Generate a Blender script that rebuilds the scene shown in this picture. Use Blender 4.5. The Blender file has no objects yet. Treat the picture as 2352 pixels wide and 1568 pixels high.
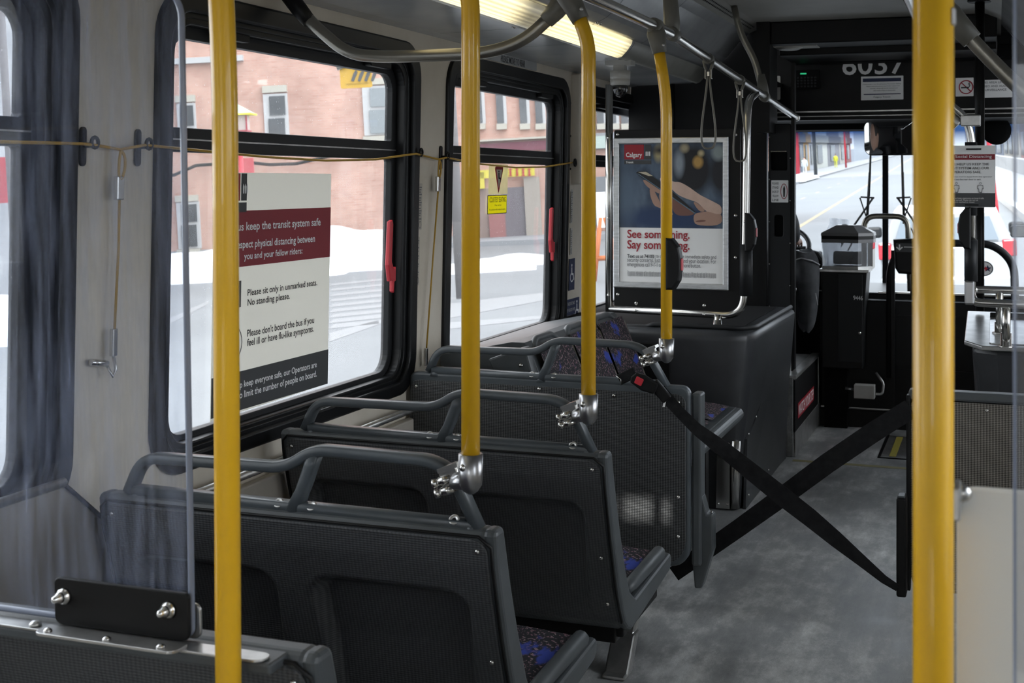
import bpy, math, random
from mathutils import Vector, Matrix
random.seed(7)
sc = bpy.context.scene
COL = sc.collection
# ------------------------------------------------------------------ camera, world, exposure
FPX = 3036.0; PX = 1176.0; PY = 416.0; TH = math.radians(20.15); EYE = 1.44
cd = bpy.data.cameras.new('camera'); cam = bpy.data.objects.new('camera', cd); COL.objects.link(cam)
cam.location = (0, 0, EYE); cam.rotation_euler = (math.pi/2, 0, TH)
cd.sensor_width = 36; cd.lens = 36*FPX/2352; cd.shift_y = -368/2352.0
cd.clip_start = 0.05; cd.clip_end = 800
cd.dof.use_dof = True; cd.dof.focus_distance = 4.2; cd.dof.aperture_fstop = 10.0
sc.camera = cam
sc.view_settings.view_transform = 'Standard'; sc.view_settings.look = 'None'
sc.view_settings.exposure = 0.0; sc.view_settings.gamma = 1.0; sc.view_settings.use_curve_mapping = False
w = bpy.data.worlds.new('overcast_sky'); sc.world = w; w.use_nodes = True
bg = w.node_tree.nodes['Background']; bg.inputs[0].default_value = (0.90, 0.95, 1.0, 1); bg.inputs[1].default_value = 5.3
ld = bpy.data.lights.new('pale_sun', 'SUN'); ld.energy = 6.0; ld.angle = math.radians(.7); ld.color = (1, .97, .92)
lo = bpy.data.objects.new('pale_sun', ld); COL.objects.link(lo); lo.rotation_euler = (math.radians(55), 0, 0)
sc.cycles.max_bounces = 10; sc.cycles.diffuse_bounces = 5; sc.cycles.glossy_bounces = 5; sc.cycles.transparent_max_bounces = 16
sc.cycles.caustics_reflective = False; sc.cycles.caustics_refractive = False
sc.cycles.sample_clamp_indirect = 6.0

# ------------------------------------------------------------------ pixel -> place in the bus
CS, SN = math.cos(TH), math.sin(TH)
AX = Vector((-SN, CS, 0)); RT = Vector((CS, SN, 0)); CAM = Vector((0, 0, EYE))
def ray(x, y):
    return AX + RT*((x-PX)/FPX) + Vector((0, 0, 1))*((PY-y)/FPX)
def atX(x, y, X):
    r = ray(x, y); return CAM + r*(X/r.x)
def atY(x, y, Y):
    r = ray(x, y); return CAM + r*(Y/r.y)
def atZ(x, y, Z):
    r = ray(x, y); return CAM + r*((Z-EYE)/r.z)

# ------------------------------------------------------------------ materials
def mat(name, col, rough=.5, metal=0., spec=.5, coat=0.):
    m = bpy.data.materials.new(name); m.use_nodes = True
    b = m.node_tree.nodes['Principled BSDF']
    b.inputs['Base Color'].default_value = (*col, 1); b.inputs['Roughness'].default_value = rough
    b.inputs['Metallic'].default_value = metal; b.inputs['Specular IOR Level'].default_value = spec
    b.inputs['Coat Weight'].default_value = coat
    return m
def N(m, t, **kw):
    n = m.node_tree.nodes.new(t)
    for k, v in kw.items():
        if k in n.inputs: n.inputs[k].default_value = v
        else: setattr(n, k, v)
    return n
def L(m, a, b): m.node_tree.links.new(a, b)
def coords(m, scale=(1, 1, 1), rot=(0, 0, 0)):
    tc = N(m, 'ShaderNodeTexCoord'); mp = N(m, 'ShaderNodeMapping')
    mp.inputs['Scale'].default_value = scale; mp.inputs['Rotation'].default_value = rot
    L(m, tc.outputs['Object'], mp.inputs['Vector']); return mp.outputs['Vector']
def ramp(m, fac, stops):
    r = N(m, 'ShaderNodeValToRGB'); e = r.color_ramp.elements
    while len(e) < len(stops): e.new(.5)
    for i, (p, c) in enumerate(stops):
        e[i].position = p; e[i].color = (*c, 1) if len(c) == 3 else c
    L(m, fac, r.inputs['Fac']); return r.outputs['Color']
def noise(m, vec, scale, detail=4, rough=.55):
    n = N(m, 'ShaderNodeTexNoise', Scale=scale, Detail=detail, Roughness=rough); L(m, vec, n.inputs['Vector']); return n.outputs['Fac']
def bsdf(m): return m.node_tree.nodes['Principled BSDF']
def bump(m, h, strength=.3, dist=.002):
    b = N(m, 'ShaderNodeBump', Strength=strength, Distance=dist); L(m, h, b.inputs['Height']); L(m, b.outputs['Normal'], bsdf(m).inputs['Normal'])
def mottled(name, c1, c2, scale=12, rough=.5, metal=0., vscale=(1, 1, 1), bmp=0., lo=.35, hi=.65, spec=.5):
    m = mat(name, c1, rough, metal, spec); v = coords(m, vscale); f = noise(m, v, scale, 6, .6)
    L(m, ramp(m, f, [(lo, c1), (hi, c2)]), bsdf(m).inputs['Base Color'])
    if bmp: bump(m, f, bmp, .001)
    return m
def grained(name, col, rough, gscale=900, bs=.25, spec=.5):
    m = mat(name, col, rough, 0, spec); v = coords(m); f = noise(m, v, gscale, 2); bump(m, f, bs, .0006)
    f2 = noise(m, v, 9, 5); L(m, ramp(m, f2, [(.3, tuple(c*.82 for c in col)), (.7, tuple(min(1, c*1.15) for c in col))]), bsdf(m).inputs['Base Color'])
    return m
def diamond(name, c_lo, c_hi, rough, metal, px=.0085, pz=.0052, bs=.6, spec=.5):
    """expanded-diamond texture pressed into a panel that faces along Y"""
    m = mat(name, c_lo, rough, metal, spec); tc = N(m, 'ShaderNodeTexCoord'); sp = N(m, 'ShaderNodeSeparateXYZ'); L(m, tc.outputs['Object'], sp.inputs[0])
    def mul(a, k):
        q = N(m, 'ShaderNodeMath', operation='MULTIPLY'); L(m, a, q.inputs[0]); q.inputs[1].default_value = k; return q.outputs[0]
    def op(a, b, o):
        q = N(m, 'ShaderNodeMath', operation=o); L(m, a, q.inputs[0]); L(m, b, q.inputs[1]); return q.outputs[0]
    x = mul(sp.outputs[0], math.pi/px); z = mul(sp.outputs[2], math.pi/pz)
    def sn(a):
        q = N(m, 'ShaderNodeMath', operation='SINE'); L(m, a, q.inputs[0]); return q.outputs[0]
    h = op(sn(op(x, z, 'ADD')), sn(op(x, z, 'SUBTRACT')), 'MULTIPLY')
    h2 = N(m, 'ShaderNodeMath', operation='MULTIPLY_ADD'); L(m, h, h2.inputs[0]); h2.inputs[1].default_value = .5; h2.inputs[2].default_value = .5
    L(m, ramp(m, h2.outputs[0], [(.25, c_lo), (.75, c_hi)]), bsdf(m).inputs['Base Color'])
    bump(m, h2.outputs[0], bs, .0015)
    return m

M = {}
M['seat_grey'] = grained('seat_grey_plastic', (.070, .078, .084), .42, spec=.45)
M['handle_grey'] = grained('handle_grey_plastic', (.075, .087, .097), .33, 700, .3)
M['panel_dark'] = diamond('ribbed_dark_panel', (.040, .042, .046), (.080, .084, .090), .42, 0, .0085, .0050, .55)
M['perforated'] = diamond('perforated_panel', (.022, .024, .026), (.10, .103, .105), .36, .25, .0088, .0052, .7)
M['perforated_warm'] = diamond('perforated_warm_panel', (.06, .054, .046), (.27, .25, .22), .38, .3, .0092, .0056, .7)
M['yellow'] = mottled('yellow_powder_coat', (.84, .455, .010), (.90, .51, .015), 3, .30, 0, bmp=.02)
bsdf(M['yellow']).inputs['Coat Weight'].default_value = .35
M['chrome'] = mat('brushed_stainless', (.62, .61, .59), .22, 1)
M['steel'] = mottled('worn_steel', (.42, .42, .41), (.62, .61, .60), 14, .34, .9)
M['cast'] = mat('cast_zinc', (.42, .42, .43), .3, 1)
M['fitting'] = grained('warm_grey_fitting', (.16, .155, .135), .38)
M['tube_grey'] = mat('satin_grey_tube', (.30, .285, .25), .3, .85)
M['black'] = grained('black_plastic', (.006, .006, .0065), .45, 500, .2, spec=.25)
M['black_matt'] = mat('matt_black', (.004, .004, .0045), .8, spec=.15)
M['frame_black'] = mat('black_window_frame', (.005, .0055, .0065), .36, spec=.3)
M['housing'] = grained('housing_grey_plastic', (.036, .038, .042), .38, 600, .25, spec=.45)
M['rubber'] = mat('black_rubber', (.014, .015, .017), .5, spec=.3)
M['wall'] = mottled('beige_wall_laminate', (.64, .58, .485), (.72, .66, .57), 5, .45, bmp=.05)
M['wall2'] = mottled('grey_beige_panel', (.46, .42, .36), (.53, .49, .43), 6, .5)
M['ceil'] = mottled('glossy_grey_ceiling', (.42, .435, .455), (.50, .515, .53), 4, .2)
M['ceil_c'] = mottled('grey_centre_ceiling', (.36, .36, .34), (.42, .42, .40), 4, .5)
M['ledge'] = mottled('lower_wall_cover', (.30, .27, .235), (.36, .33, .29), 5, .55)
M['white'] = mat('white_panel', (.90, .90, .86), .4)
M['white_print'] = mat('white_print', (.92, .92, .92), .55)
M['offwhite'] = mat('off_white_plastic', (.55, .54, .51), .4)
M['red'] = mat('red_print', (.36, .014, .028), .5)
M['maroon'] = mat('maroon_print', (.27, .022, .035), .55)
M['lever_red'] = mat('red_plastic', (.55, .03, .045), .38)
M['charcoal'] = mat('charcoal_print', (.055, .058, .062), .55)
M['ink'] = mat('black_ink', (.015, .015, .017), .6)
M['grey_ink'] = mat('grey_ink', (.16, .16, .17), .6)
M['sign_yellow'] = mat('yellow_print', (.86, .78, .02), .5)
M['sticker_yellow'] = mat('yellow_film', (.86, .80, .03), .5); M['sticker_white'] = mat('white_film', (.85, .83, .75), .5)
M['hopper'] = mat('milky_plastic', (.55, .55, .56), .5); bsdf(M['hopper']).inputs['Subsurface Weight'].default_value = .0; M['lid_grey'] = mat('grey_cast_lid', (.17, .17, .175), .4); M['navy'] = mat('navy_print', (.012, .022, .075), .5)
M['aluminium'] = mottled('brushed_aluminium', (.52, .53, .54), (.70, .71, .72), 20, .3, .8, (1, 1, 6))
M['cord'] = mat('yellow_pull_cord', (.50, .30, .04), .5)
M['webbing'] = mottled('black_webbing', (.006, .006, .007), (.014, .014, .015), 40, .85, bmp=.3, spec=.2)
M['strap'] = mat('grey_strap', (.20, .19, .165), .45)
M['skin_print'] = mottled('printed_skin', (.50, .29, .21), (.62, .38, .29), 6, .6)
M['lamp_off'] = mottled('unlit_grooved_diffuser', (.34, .34, .31), (.40, .40, .37), 8, .4)
M['green'] = mat('green_display', (.0, .25, .08), .4); bsdf(M['green']).inputs['Emission Color'].default_value = (.05, .8, .35, 1); bsdf(M['green']).inputs['Emission Strength'].default_value = .5
# fluted lit diffuser
m = M['lamp_on'] = mat('lit_diffuser', (.8, .78, .68), .3)
tc = N(m, 'ShaderNodeTexCoord'); sp = N(m, 'ShaderNodeSeparateXYZ'); L(m, tc.outputs['Object'], sp.inputs[0])
q = N(m, 'ShaderNodeMath', operation='MULTIPLY'); L(m, sp.outputs[0], q.inputs[0]); q.inputs[1].default_value = 2*math.pi/.0095
q2 = N(m, 'ShaderNodeMath', operation='SINE'); L(m, q.outputs[0], q2.inputs[0])
q3 = N(m, 'ShaderNodeMath', operation='MULTIPLY_ADD'); L(m, q2.outputs[0], q3.inputs[0]); q3.inputs[1].default_value = .42; q3.inputs[2].default_value = 1.4
_ab = N(m, 'ShaderNodeMath', operation='ABSOLUTE'); L(m, sp.outputs[1], _ab.inputs[0]); _mr = N(m, 'ShaderNodeMapRange', interpolation_type='SMOOTHSTEP'); L(m, _ab.outputs[0], _mr.inputs[0])
_mr.inputs[1].default_value = .40; _mr.inputs[2].default_value = .66; _mr.inputs[3].default_value = 1; _mr.inputs[4].default_value = .12
_ml = N(m, 'ShaderNodeMath', operation='MULTIPLY'); L(m, q3.outputs[0], _ml.inputs[0]); L(m, _mr.outputs[0], _ml.inputs[1])
bsdf(m).inputs['Emission Color'].default_value = (1, .84, .46, 1); L(m, _ml.outputs[0], bsdf(m).inputs['Emission Strength'])
# seat fabric
def fabric(name, k):
    m = mat(name, (.01, .01, .012), .85); v = coords(m, (1, 1, 1.0)); v2 = coords(m, (1, .45, .45), (0, 0, .5))
    f1 = noise(m, v, 125*k, 2, .5); f2 = noise(m, v2, 13*k, 3, .6); f3 = noise(m, v, 60*k, 2)
    spk = ramp(m, f1, [(.575, (0, 0, 0)), (.61, (1, 1, 1))]); blue = ramp(m, f2, [(.60, (0, 0, 0)), (.66, (1, 1, 1))])
    c = ramp(m, f3, [(.35, (.26, .20, .21)), (.6, (.22, .11, .14))])
    a = N(m, 'ShaderNodeMix', data_type='RGBA'); L(m, spk, a.inputs['Factor']); a.inputs['A'].default_value = (.005, .006, .010, 1); L(m, c, a.inputs['B'])
    b = N(m, 'ShaderNodeMix', data_type='RGBA'); L(m, blue, b.inputs['Factor']); L(m, a.outputs['Result'], b.inputs['A']); b.inputs['B'].default_value = (.025, .05, .30, 1)
    L(m, b.outputs['Result'], bsdf(m).inputs['Base Color']); bump(m, f1, .3, .001); return m
M['fabric'] = fabric('speckled_seat_fabric', 1.0)
# floor
m = M['floor'] = mat('worn_grey_vinyl', (.2, .2, .2), .42)
v = coords(m, (1.6, .8, 1), (0, 0, .5)); f1 = noise(m, v, 3.2, 10, .72); f2 = noise(m, coords(m, (9, 1.2, 1), (0, 0, -.9)), 3.5, 6, .6); f3 = noise(m, coords(m), 350, 2)
c1 = ramp(m, f1, [(.34, (.20, .207, .21)), (.50, (.35, .357, .357)), (.64, (.66, .665, .655))]); c2 = ramp(m, f2, [(.45, (.88, .88, .88)), (.72, (1.12, 1.12, 1.12))])
mx = N(m, 'ShaderNodeMix', data_type='RGBA', blend_type='MULTIPLY'); mx.inputs['Factor'].default_value = 1; L(m, c1, mx.inputs['A']); L(m, c2, mx.inputs['B'])
mx2 = N(m, 'ShaderNodeMix', data_type='RGBA', blend_type='MULTIPLY'); mx2.inputs['Factor'].default_value = 1; L(m, mx.outputs['Result'], mx2.inputs['A']); L(m, ramp(m, f3, [(.3, (.8, .8, .8)), (.7, (1.15, 1.15, 1.15))]), mx2.inputs['B'])
L(m, mx2.outputs['Result'], bsdf(m).inputs['Base Color'])
L(m, ramp(m, f1, [(.3, (.3, .3, .3)), (.7, (.6, .6, .6))]), bsdf(m).inputs['Roughness']); bump(m, f3, .15, .0005)
# panes
def pane(name, haze_col, base, streak, tint=(1, 1, 1), gloss=.10, dots=0., streaky=False):
    m = bpy.data.materials.new(name); m.use_nodes = True; nt = m.node_tree; nt.nodes.clear()
    out = N(m, 'ShaderNodeOutputMaterial'); tr = N(m, 'ShaderNodeBsdfTransparent', Color=(*tint, 1)); gl = N(m, 'ShaderNodeBsdfGlossy', Roughness=.02)
    df = N(m, 'ShaderNodeBsdfDiffuse', Color=(*haze_col, 1)); tl = N(m, 'ShaderNodeBsdfTranslucent', Color=(*haze_col, 1)); ad = N(m, 'ShaderNodeMixShader', Fac=.5)
    L(m, df.outputs[0], ad.inputs[1]); L(m, tl.outputs[0], ad.inputs[2])
    m1 = N(m, 'ShaderNodeMixShader'); L(m, tr.outputs[0], m1.inputs[1]); L(m, ad.outputs[0], m1.inputs[2])
    if streaky: f = noise(m, coords(m, (9, 2, .8), (0, .35, 0)), 5, 8, .65)
    else: f = noise(m, coords(m), 2.5, 5, .6)
    fac = ramp(m, f, [(.40 if streaky else .35, (base,)*3), (.70 if streaky else .75, (base+streak,)*3)])
    if dots:
        vo = N(m, 'ShaderNodeTexVoronoi', Scale=95.0); L(m, coords(m), vo.inputs['Vector'])
        sep = N(m, 'ShaderNodeSeparateColor'); L(m, vo.outputs['Color'], sep.inputs[0])
        lim = N(m, 'ShaderNodeMath', operation='MULTIPLY'); L(m, sep.outputs[0], lim.inputs[0]); lim.inputs[1].default_value = .19
        pw = N(m, 'ShaderNodeMath', operation='LESS_THAN'); L(m, vo.outputs['Distance'], pw.inputs[0]); L(m, lim.outputs[0], pw.inputs[1])
        g2 = N(m, 'ShaderNodeMath', operation='GREATER_THAN'); L(m, sep.outputs[1], g2.inputs[0]); g2.inputs[1].default_value = .5
        aa = N(m, 'ShaderNodeMath', operation='MULTIPLY'); L(m, pw.outputs[0], aa.inputs[0]); L(m, g2.outputs[0], aa.inputs[1])
        bb = N(m, 'ShaderNodeMath', operation='MULTIPLY_ADD'); L(m, aa.outputs[0], bb.inputs[0]); bb.inputs[1].default_value = dots; L(m, fac, bb.inputs[2]); fac = bb.outputs[0]
    L(m, fac, m1.inputs[0])
    fr = N(m, 'ShaderNodeFresnel', IOR=1.45); k = N(m, 'ShaderNodeMath', operation='MULTIPLY'); L(m, fr.outputs[0], k.inputs[0]); k.inputs[1].default_value = gloss*10
    m2 = N(m, 'ShaderNodeMixShader'); L(m, k.outputs[0], m2.inputs[0]); L(m, m1.outputs[0], m2.inputs[1]); L(m, gl.outputs[0], m2.inputs[2])
    L(m, m2.outputs[0], out.inputs['Surface']); return m
M['glass'] = pane('dusty_window_glass', (.95, .97, 1.0), .05, .06, (.98, .99, 1), .08, dots=.30)
M['windshield'] = pane('windshield_glass', (.9, .95, 1.0), .0, .02, (.80, .84, .87), .05)
M['plexi'] = pane('scratched_acrylic', (.48, .55, .76), .035, .33, (.92, .95, 1.0), .08, streaky=True)
M['plexi2'] = pane('hazy_acrylic', (.55, .56, .58), .10, .08, (.93, .94, .96), .06)
M['plexi_edge'] = mat('acrylic_edge', (.22, .25, .33), .15)
M['clear'] = pane('clear_box_plastic', (.45, .46, .48), .35, .2, (.9, .92, .95), .1)
M['tint'] = pane('blue_sun_band', (.02, .04, .12), .12, .1, (.05, .11, .27), .05)
m = M['tint']; _o = next(n for n in m.node_tree.nodes if n.type == 'OUTPUT_MATERIAL'); _s = _o.inputs['Surface'].links[0].from_socket
_tc = N(m, 'ShaderNodeTexCoord'); _sp = N(m, 'ShaderNodeSeparateXYZ'); L(m, _tc.outputs['Object'], _sp.inputs[0]); _mr = N(m, 'ShaderNodeMapRange'); L(m, _sp.outputs[2], _mr.inputs[0])
_mr.inputs[1].default_value = .97; _mr.inputs[2].default_value = 1.085; _tr = N(m, 'ShaderNodeBsdfTransparent'); _mx = N(m, 'ShaderNodeMixShader')
L(m, _mr.outputs[0], _mx.inputs[0]); L(m, _tr.outputs[0], _mx.inputs[1]); L(m, _s, _mx.inputs[2]); L(m, _mx.outputs[0], _o.inputs['Surface'])
M['mirror'] = mat('mirror_glass', (.80, .82, .84), .03, 1)

# ------------------------------------------------------------------ mesh building
class MB:
    def __init__(s): s.v = []; s.f = []; s.sm = []
    def add(s, vs, fs, smooth=False):
        o = len(s.v); s.v += [Vector(q) for q in vs]; s.f += [tuple(i+o for i in f) for f in fs]; s.sm += [smooth]*len(fs); return s
    def box(s, x0, x1, y0, y1, z0, z1, fr=None):
        c = [(x, y, z) for z in (z0, z1) for y in (y0, y1) for x in (x0, x1)]
        if fr: c = [fr(*q) for q in c]
        return s.add(c, [(0, 2, 3, 1), (4, 5, 7, 6), (0, 1, 5, 4), (2, 6, 7, 3), (0, 4, 6, 2), (1, 3, 7, 5)])
    def tube(s, pts, r, n=14, closed=False, rx=None, up=None, caps=True):
        P = [Vector(p) for p in pts]; k = len(P); R = r if isinstance(r, (list, tuple)) else [r]*k
        T = []
        for i in range(k):
            if closed: t = (P[(i+1) % k]-P[i-1])
            elif i == 0: t = P[1]-P[0]
            elif i == k-1: t = P[-1]-P[-2]
            else: t = (P[i+1]-P[i]).normalized()+(P[i]-P[i-1]).normalized()
            T.append(t.normalized())
        if up is None:
            up = Vector((0, 0, 1)) if abs(T[0].z) < .9 else Vector((0, 1, 0))
        a = Vector(up); vs = []
        for i in range(k):
            a = (a - T[i]*a.dot(T[i])).normalized(); b = T[i].cross(a)
            for j in range(n):
                th = 2*math.pi*j/n; ca, sa = math.cos(th), math.sin(th)
                if rx is not None:      # rounded-rectangle section rx (along up) by R
                    e = .55; ca = math.copysign(abs(ca)**e, ca); sa = math.copysign(abs(sa)**e, sa)
                    vs.append(P[i] + a*ca*rx*(R[i]/R[0]) + b*sa*R[i])
                else: vs.append(P[i] + (a*ca + b*sa)*R[i])
        fs = []
        for i in range(k if closed else k-1):
            for j in range(n):
                fs.append((i*n+j, i*n+(j+1) % n, ((i+1) % k)*n+(j+1) % n, ((i+1) % k)*n+j))
        s.add(vs, fs, True)
        if caps and not closed:
            o = len(s.v)-k*n
            s.f.append(tuple(o+j for j in reversed(range(n)))); s.f.append(tuple(o+(k-1)*n+j for j in range(n))); s.sm += [False, False]
        return s
    def lathe(s, c, axis, prof, n=20):
        """prof: (distance along axis, radius)"""
        ax = Vector(axis).normalized(); up = Vector((0, 0, 1)) if abs(ax.z) < .9 else Vector((1, 0, 0))
        a = (up-ax*up.dot(ax)).normalized(); b = ax.cross(a); vs = []; c = Vector(c)
        for d, r in prof:
            for j in range(n):
                th = 2*math.pi*j/n; vs.append(c+ax*d+(a*math.cos(th)+b*math.sin(th))*max(r, 1e-5))
        fs = [(i*n+j, i*n+(j+1) % n, (i+1)*n+(j+1) % n, (i+1)*n+j) for i in range(len(prof)-1) for j in range(n)]
        s.add(vs, fs, True); o = len(s.v)-len(vs)
        s.f.append(tuple(o+j for j in reversed(range(n)))); s.f.append(tuple(o+(len(prof)-1)*n+j for j in range(n))); s.sm += [False]*2
        return s
    def prism(s, poly, fr, w0, w1):
        n = len(poly); vs = [fr(u, v, w0) for u, v in poly]+[fr(u, v, w1) for u, v in poly]
        fs = [tuple(range(n)), tuple(reversed(range(n, 2*n)))]+[(i, i+n, (i+1) % n+n, (i+1) % n) for i in range(n)]
        return s.add(vs, fs)
    def grid(s, fn, nu, nv, smooth=True):
        vs = [fn(i/nu, j/nv) for j in range(nv+1) for i in range(nu+1)]
        fs = [(j*(nu+1)+i, j*(nu+1)+i+1, (j+1)*(nu+1)+i+1, (j+1)*(nu+1)+i) for j in range(nv) for i in range(nu)]
        return s.add(vs, fs, smooth)
    def curve(s, fr, loops=None, text=None, thick=.001, bev=0., fit=None, align='CENTER', bold=.006):
        """flat filled shape (loops, first outer then holes; or text fitted to fit=(u0,u1,v0,v1)) in frame fr(u,v,w)"""
        if text is not None:
            cu = bpy.data.curves.new('t', 'FONT'); cu.body = text; cu.size = 1; cu.resolution_u = 3
            cu.space_line = .95; cu.align_x = align; cu.offset = bold
        else:
            cu = bpy.data.curves.new('t', 'CURVE'); cu.dimensions = '2D'; cu.fill_mode = 'BOTH'
            for lp in loops:
                sp = cu.splines.new('POLY'); sp.points.add(len(lp)-1)
                for i, (a, b) in enumerate(lp): sp.points[i].co = (a, b, 0, 1)
                sp.use_cyclic_u = True
            cu.extrude = max(thick/2-bev, 0); cu.bevel_depth = bev; cu.bevel_resolution = 2; cu.offset = -bev
        if text is not None: cu.extrude = 0
        ob = bpy.data.objects.new('t', cu); COL.objects.link(ob)
        dg = bpy.context.evaluated_depsgraph_get(); me = bpy.data.meshes.new_from_object(ob.evaluated_get(dg))
        vs = [q.co.copy() for q in me.vertices]; fs = [tuple(p.vertices) for p in me.polygons]
        bpy.data.objects.remove(ob); bpy.data.curves.remove(cu); bpy.data.meshes.remove(me)
        if not vs: return s
        if fit:
            a0, a1 = min(q.x for q in vs), max(q.x for q in vs); b0, b1 = min(q.y for q in vs), max(q.y for q in vs)
            for q in vs:
                q.x = fit[0]+(q.x-a0)/max(a1-a0, 1e-6)*(fit[1]-fit[0]); q.y = fit[2]+(q.y-b0)/max(b1-b0, 1e-6)*(fit[3]-fit[2])
        return s.add([fr(q.x, q.y, q.z) for q in vs], fs)

def rrect(u0, u1, v0, v1, r, n=6):
    rs = r if isinstance(r, (list, tuple)) else [r]*4     # order: lower-left, lower-right, upper-right, upper-left
    out = []
    for (cu, cv, a0, q) in ((u0, v0, math.pi, rs[0]), (u1, v0, 1.5*math.pi, rs[1]), (u1, v1, 0, rs[2]), (u0, v1, .5*math.pi, rs[3])):
        ccu = cu+(q if cu == u0 else -q); ccv = cv+(q if cv == v0 else -q)
        for i in range(n+1):
            a = a0+.5*math.pi*i/n; out.append((ccu+q*math.cos(a), ccv+q*math.sin(a)))
    return out
def fillet(P, r, n=6):
    P = [Vector(p) for p in P]; out = [P[0]]
    for i in range(1, len(P)-1):
        a, b, c = P[i-1], P[i], P[i+1]; d1 = (a-b); d2 = (c-b); rr = min(r, d1.length*.49, d2.length*.49)
        p1 = b+d1.normalized()*rr; p2 = b+d2.normalized()*rr
        for k in range(n+1):
            t = k/n; out.append(p1*(1-t)**2+b*2*t*(1-t)+p2*t*t)
    out.append(P[-1]); return out
def circ(u, v, r, n=24, ry=None): return [(u+r*math.cos(2*math.pi*i/n), v+(ry or r)*math.sin(2*math.pi*i/n)) for i in range(n)]

WL = {}
def put(name, mb, m, parent=None, bev=0., label=None, seg=2, origin=None):
    me = bpy.data.meshes.new(name)
    if parent is not None: off = WL[parent.name]
    else:
        xs = [q.x for q in mb.v]; ys = [q.y for q in mb.v]; zs = [q.z for q in mb.v]
        off = Vector(origin) if origin is not None else Vector(((min(xs)+max(xs))/2, (min(ys)+max(ys))/2, min(zs)))
    me.from_pydata([q-off for q in mb.v], [], mb.f); me.update()
    me.polygons.foreach_set('use_smooth', mb.sm)
    me.materials.append(M[m] if isinstance(m, str) else m)
    o = bpy.data.objects.new(name, me); COL.objects.link(o)
    if parent is not None: o.parent = parent
    else: o.location = off
    WL[o.name] = off
    if bev:
        b = o.modifiers.new('bevel', 'BEVEL'); b.width = bev; b.segments = seg; b.limit_method = 'ANGLE'; b.angle_limit = math.radians(40)
    if label: o['label'] = label
    return o
def thing(name, label, cat, loc, group=None):
    o = bpy.data.objects.new(name, None); o.empty_display_size = .05; COL.objects.link(o); o.location = loc
    o['label'] = label; o['category'] = cat; WL[o.name] = Vector(loc)
    if group: o['group'] = group
    return o
def tag(o, label, cat, group=None):
    o['label'] = label; o['category'] = cat
    if group: o['group'] = group
    return o
def struct(name, mb, m, parent=None, bev=0.):
    o = put(name, mb, m, parent, bev)
    if parent is None: o['kind'] = 'structure'
    return o
# frames
XWL = -1.97; XWR = .71
def fw(off=0.):       # on the left wall: u = Y, v = Z, w towards the aisle
    return lambda u, v, w: Vector((XWL+off+w+.02*(v-.8), u, v))
def fwr(off=0.):      # right wall, w towards the aisle
    return lambda u, v, w: Vector((XWR-off-w-.02*(v-.8), u, v))
def fy(Y):            # plane facing the camera: u = X, v = Z, w towards the camera
    return lambda u, v, w: Vector((u, Y-w, v))
def fx(X):            # side face towards the aisle (+X): u = Y, v = Z
    return lambda u, v, w: Vector((X+w, u, v))
def fz(Z):
    return lambda u, v, w: Vector((u, v, Z+w))
def screw(parent, c, axis, r=.006, m='chrome', name='screw'):
    return put(name, MB().lathe(c, axis, [(0, r), (r*.35, r*.95), (r*.7, r*.55), (r*.8, .0008)], 10), m, parent)

# ================================================================== SETTING
struct('floor', MB().box(-1.98, .72, -3.2, 8.75, -.06, 0), 'floor')
YS = [(-2.70, -1.18), (-.89, .64), (.93, 2.461), (2.757, 4.337), (4.59, 6.108), (6.40, 7.80), (7.95, 8.80)]
Z0, Z1 = .69, 1.93
def wall(name, fr, holes, y0, y1, z0=-.25, z1=1.99):
    mb = MB().curve(lambda u, v, w: fr(u, v, w-.025), [[(y0, z0), (y1, z0), (y1, z1), (y0, z1)]]+[rrect(a+.02, b-.02, Z0+.02, Z1-.02, .11) for a, b in holes], thick=.05)
    return struct(name, mb, 'wall')
wall('wall_left', fw(), YS, -3.2, 8.9)
wall('wall_right', fwr(), [YS[0], YS[3], YS[4]]+[(7.3, 8.6), (-.75, .45), (.50, 1.70)], -3.2, 8.9)
# rear wall with a rear window
mb = MB().curve(fy(-3.2), [[(-2.0, -.25), (.75, -.25), (.75, 2.33), (-2.0, 2.33)], rrect(-1.5, .2, .95, 1.9, .1)], thick=.05)
struct('wall_rear', mb, 'wall')
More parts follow.
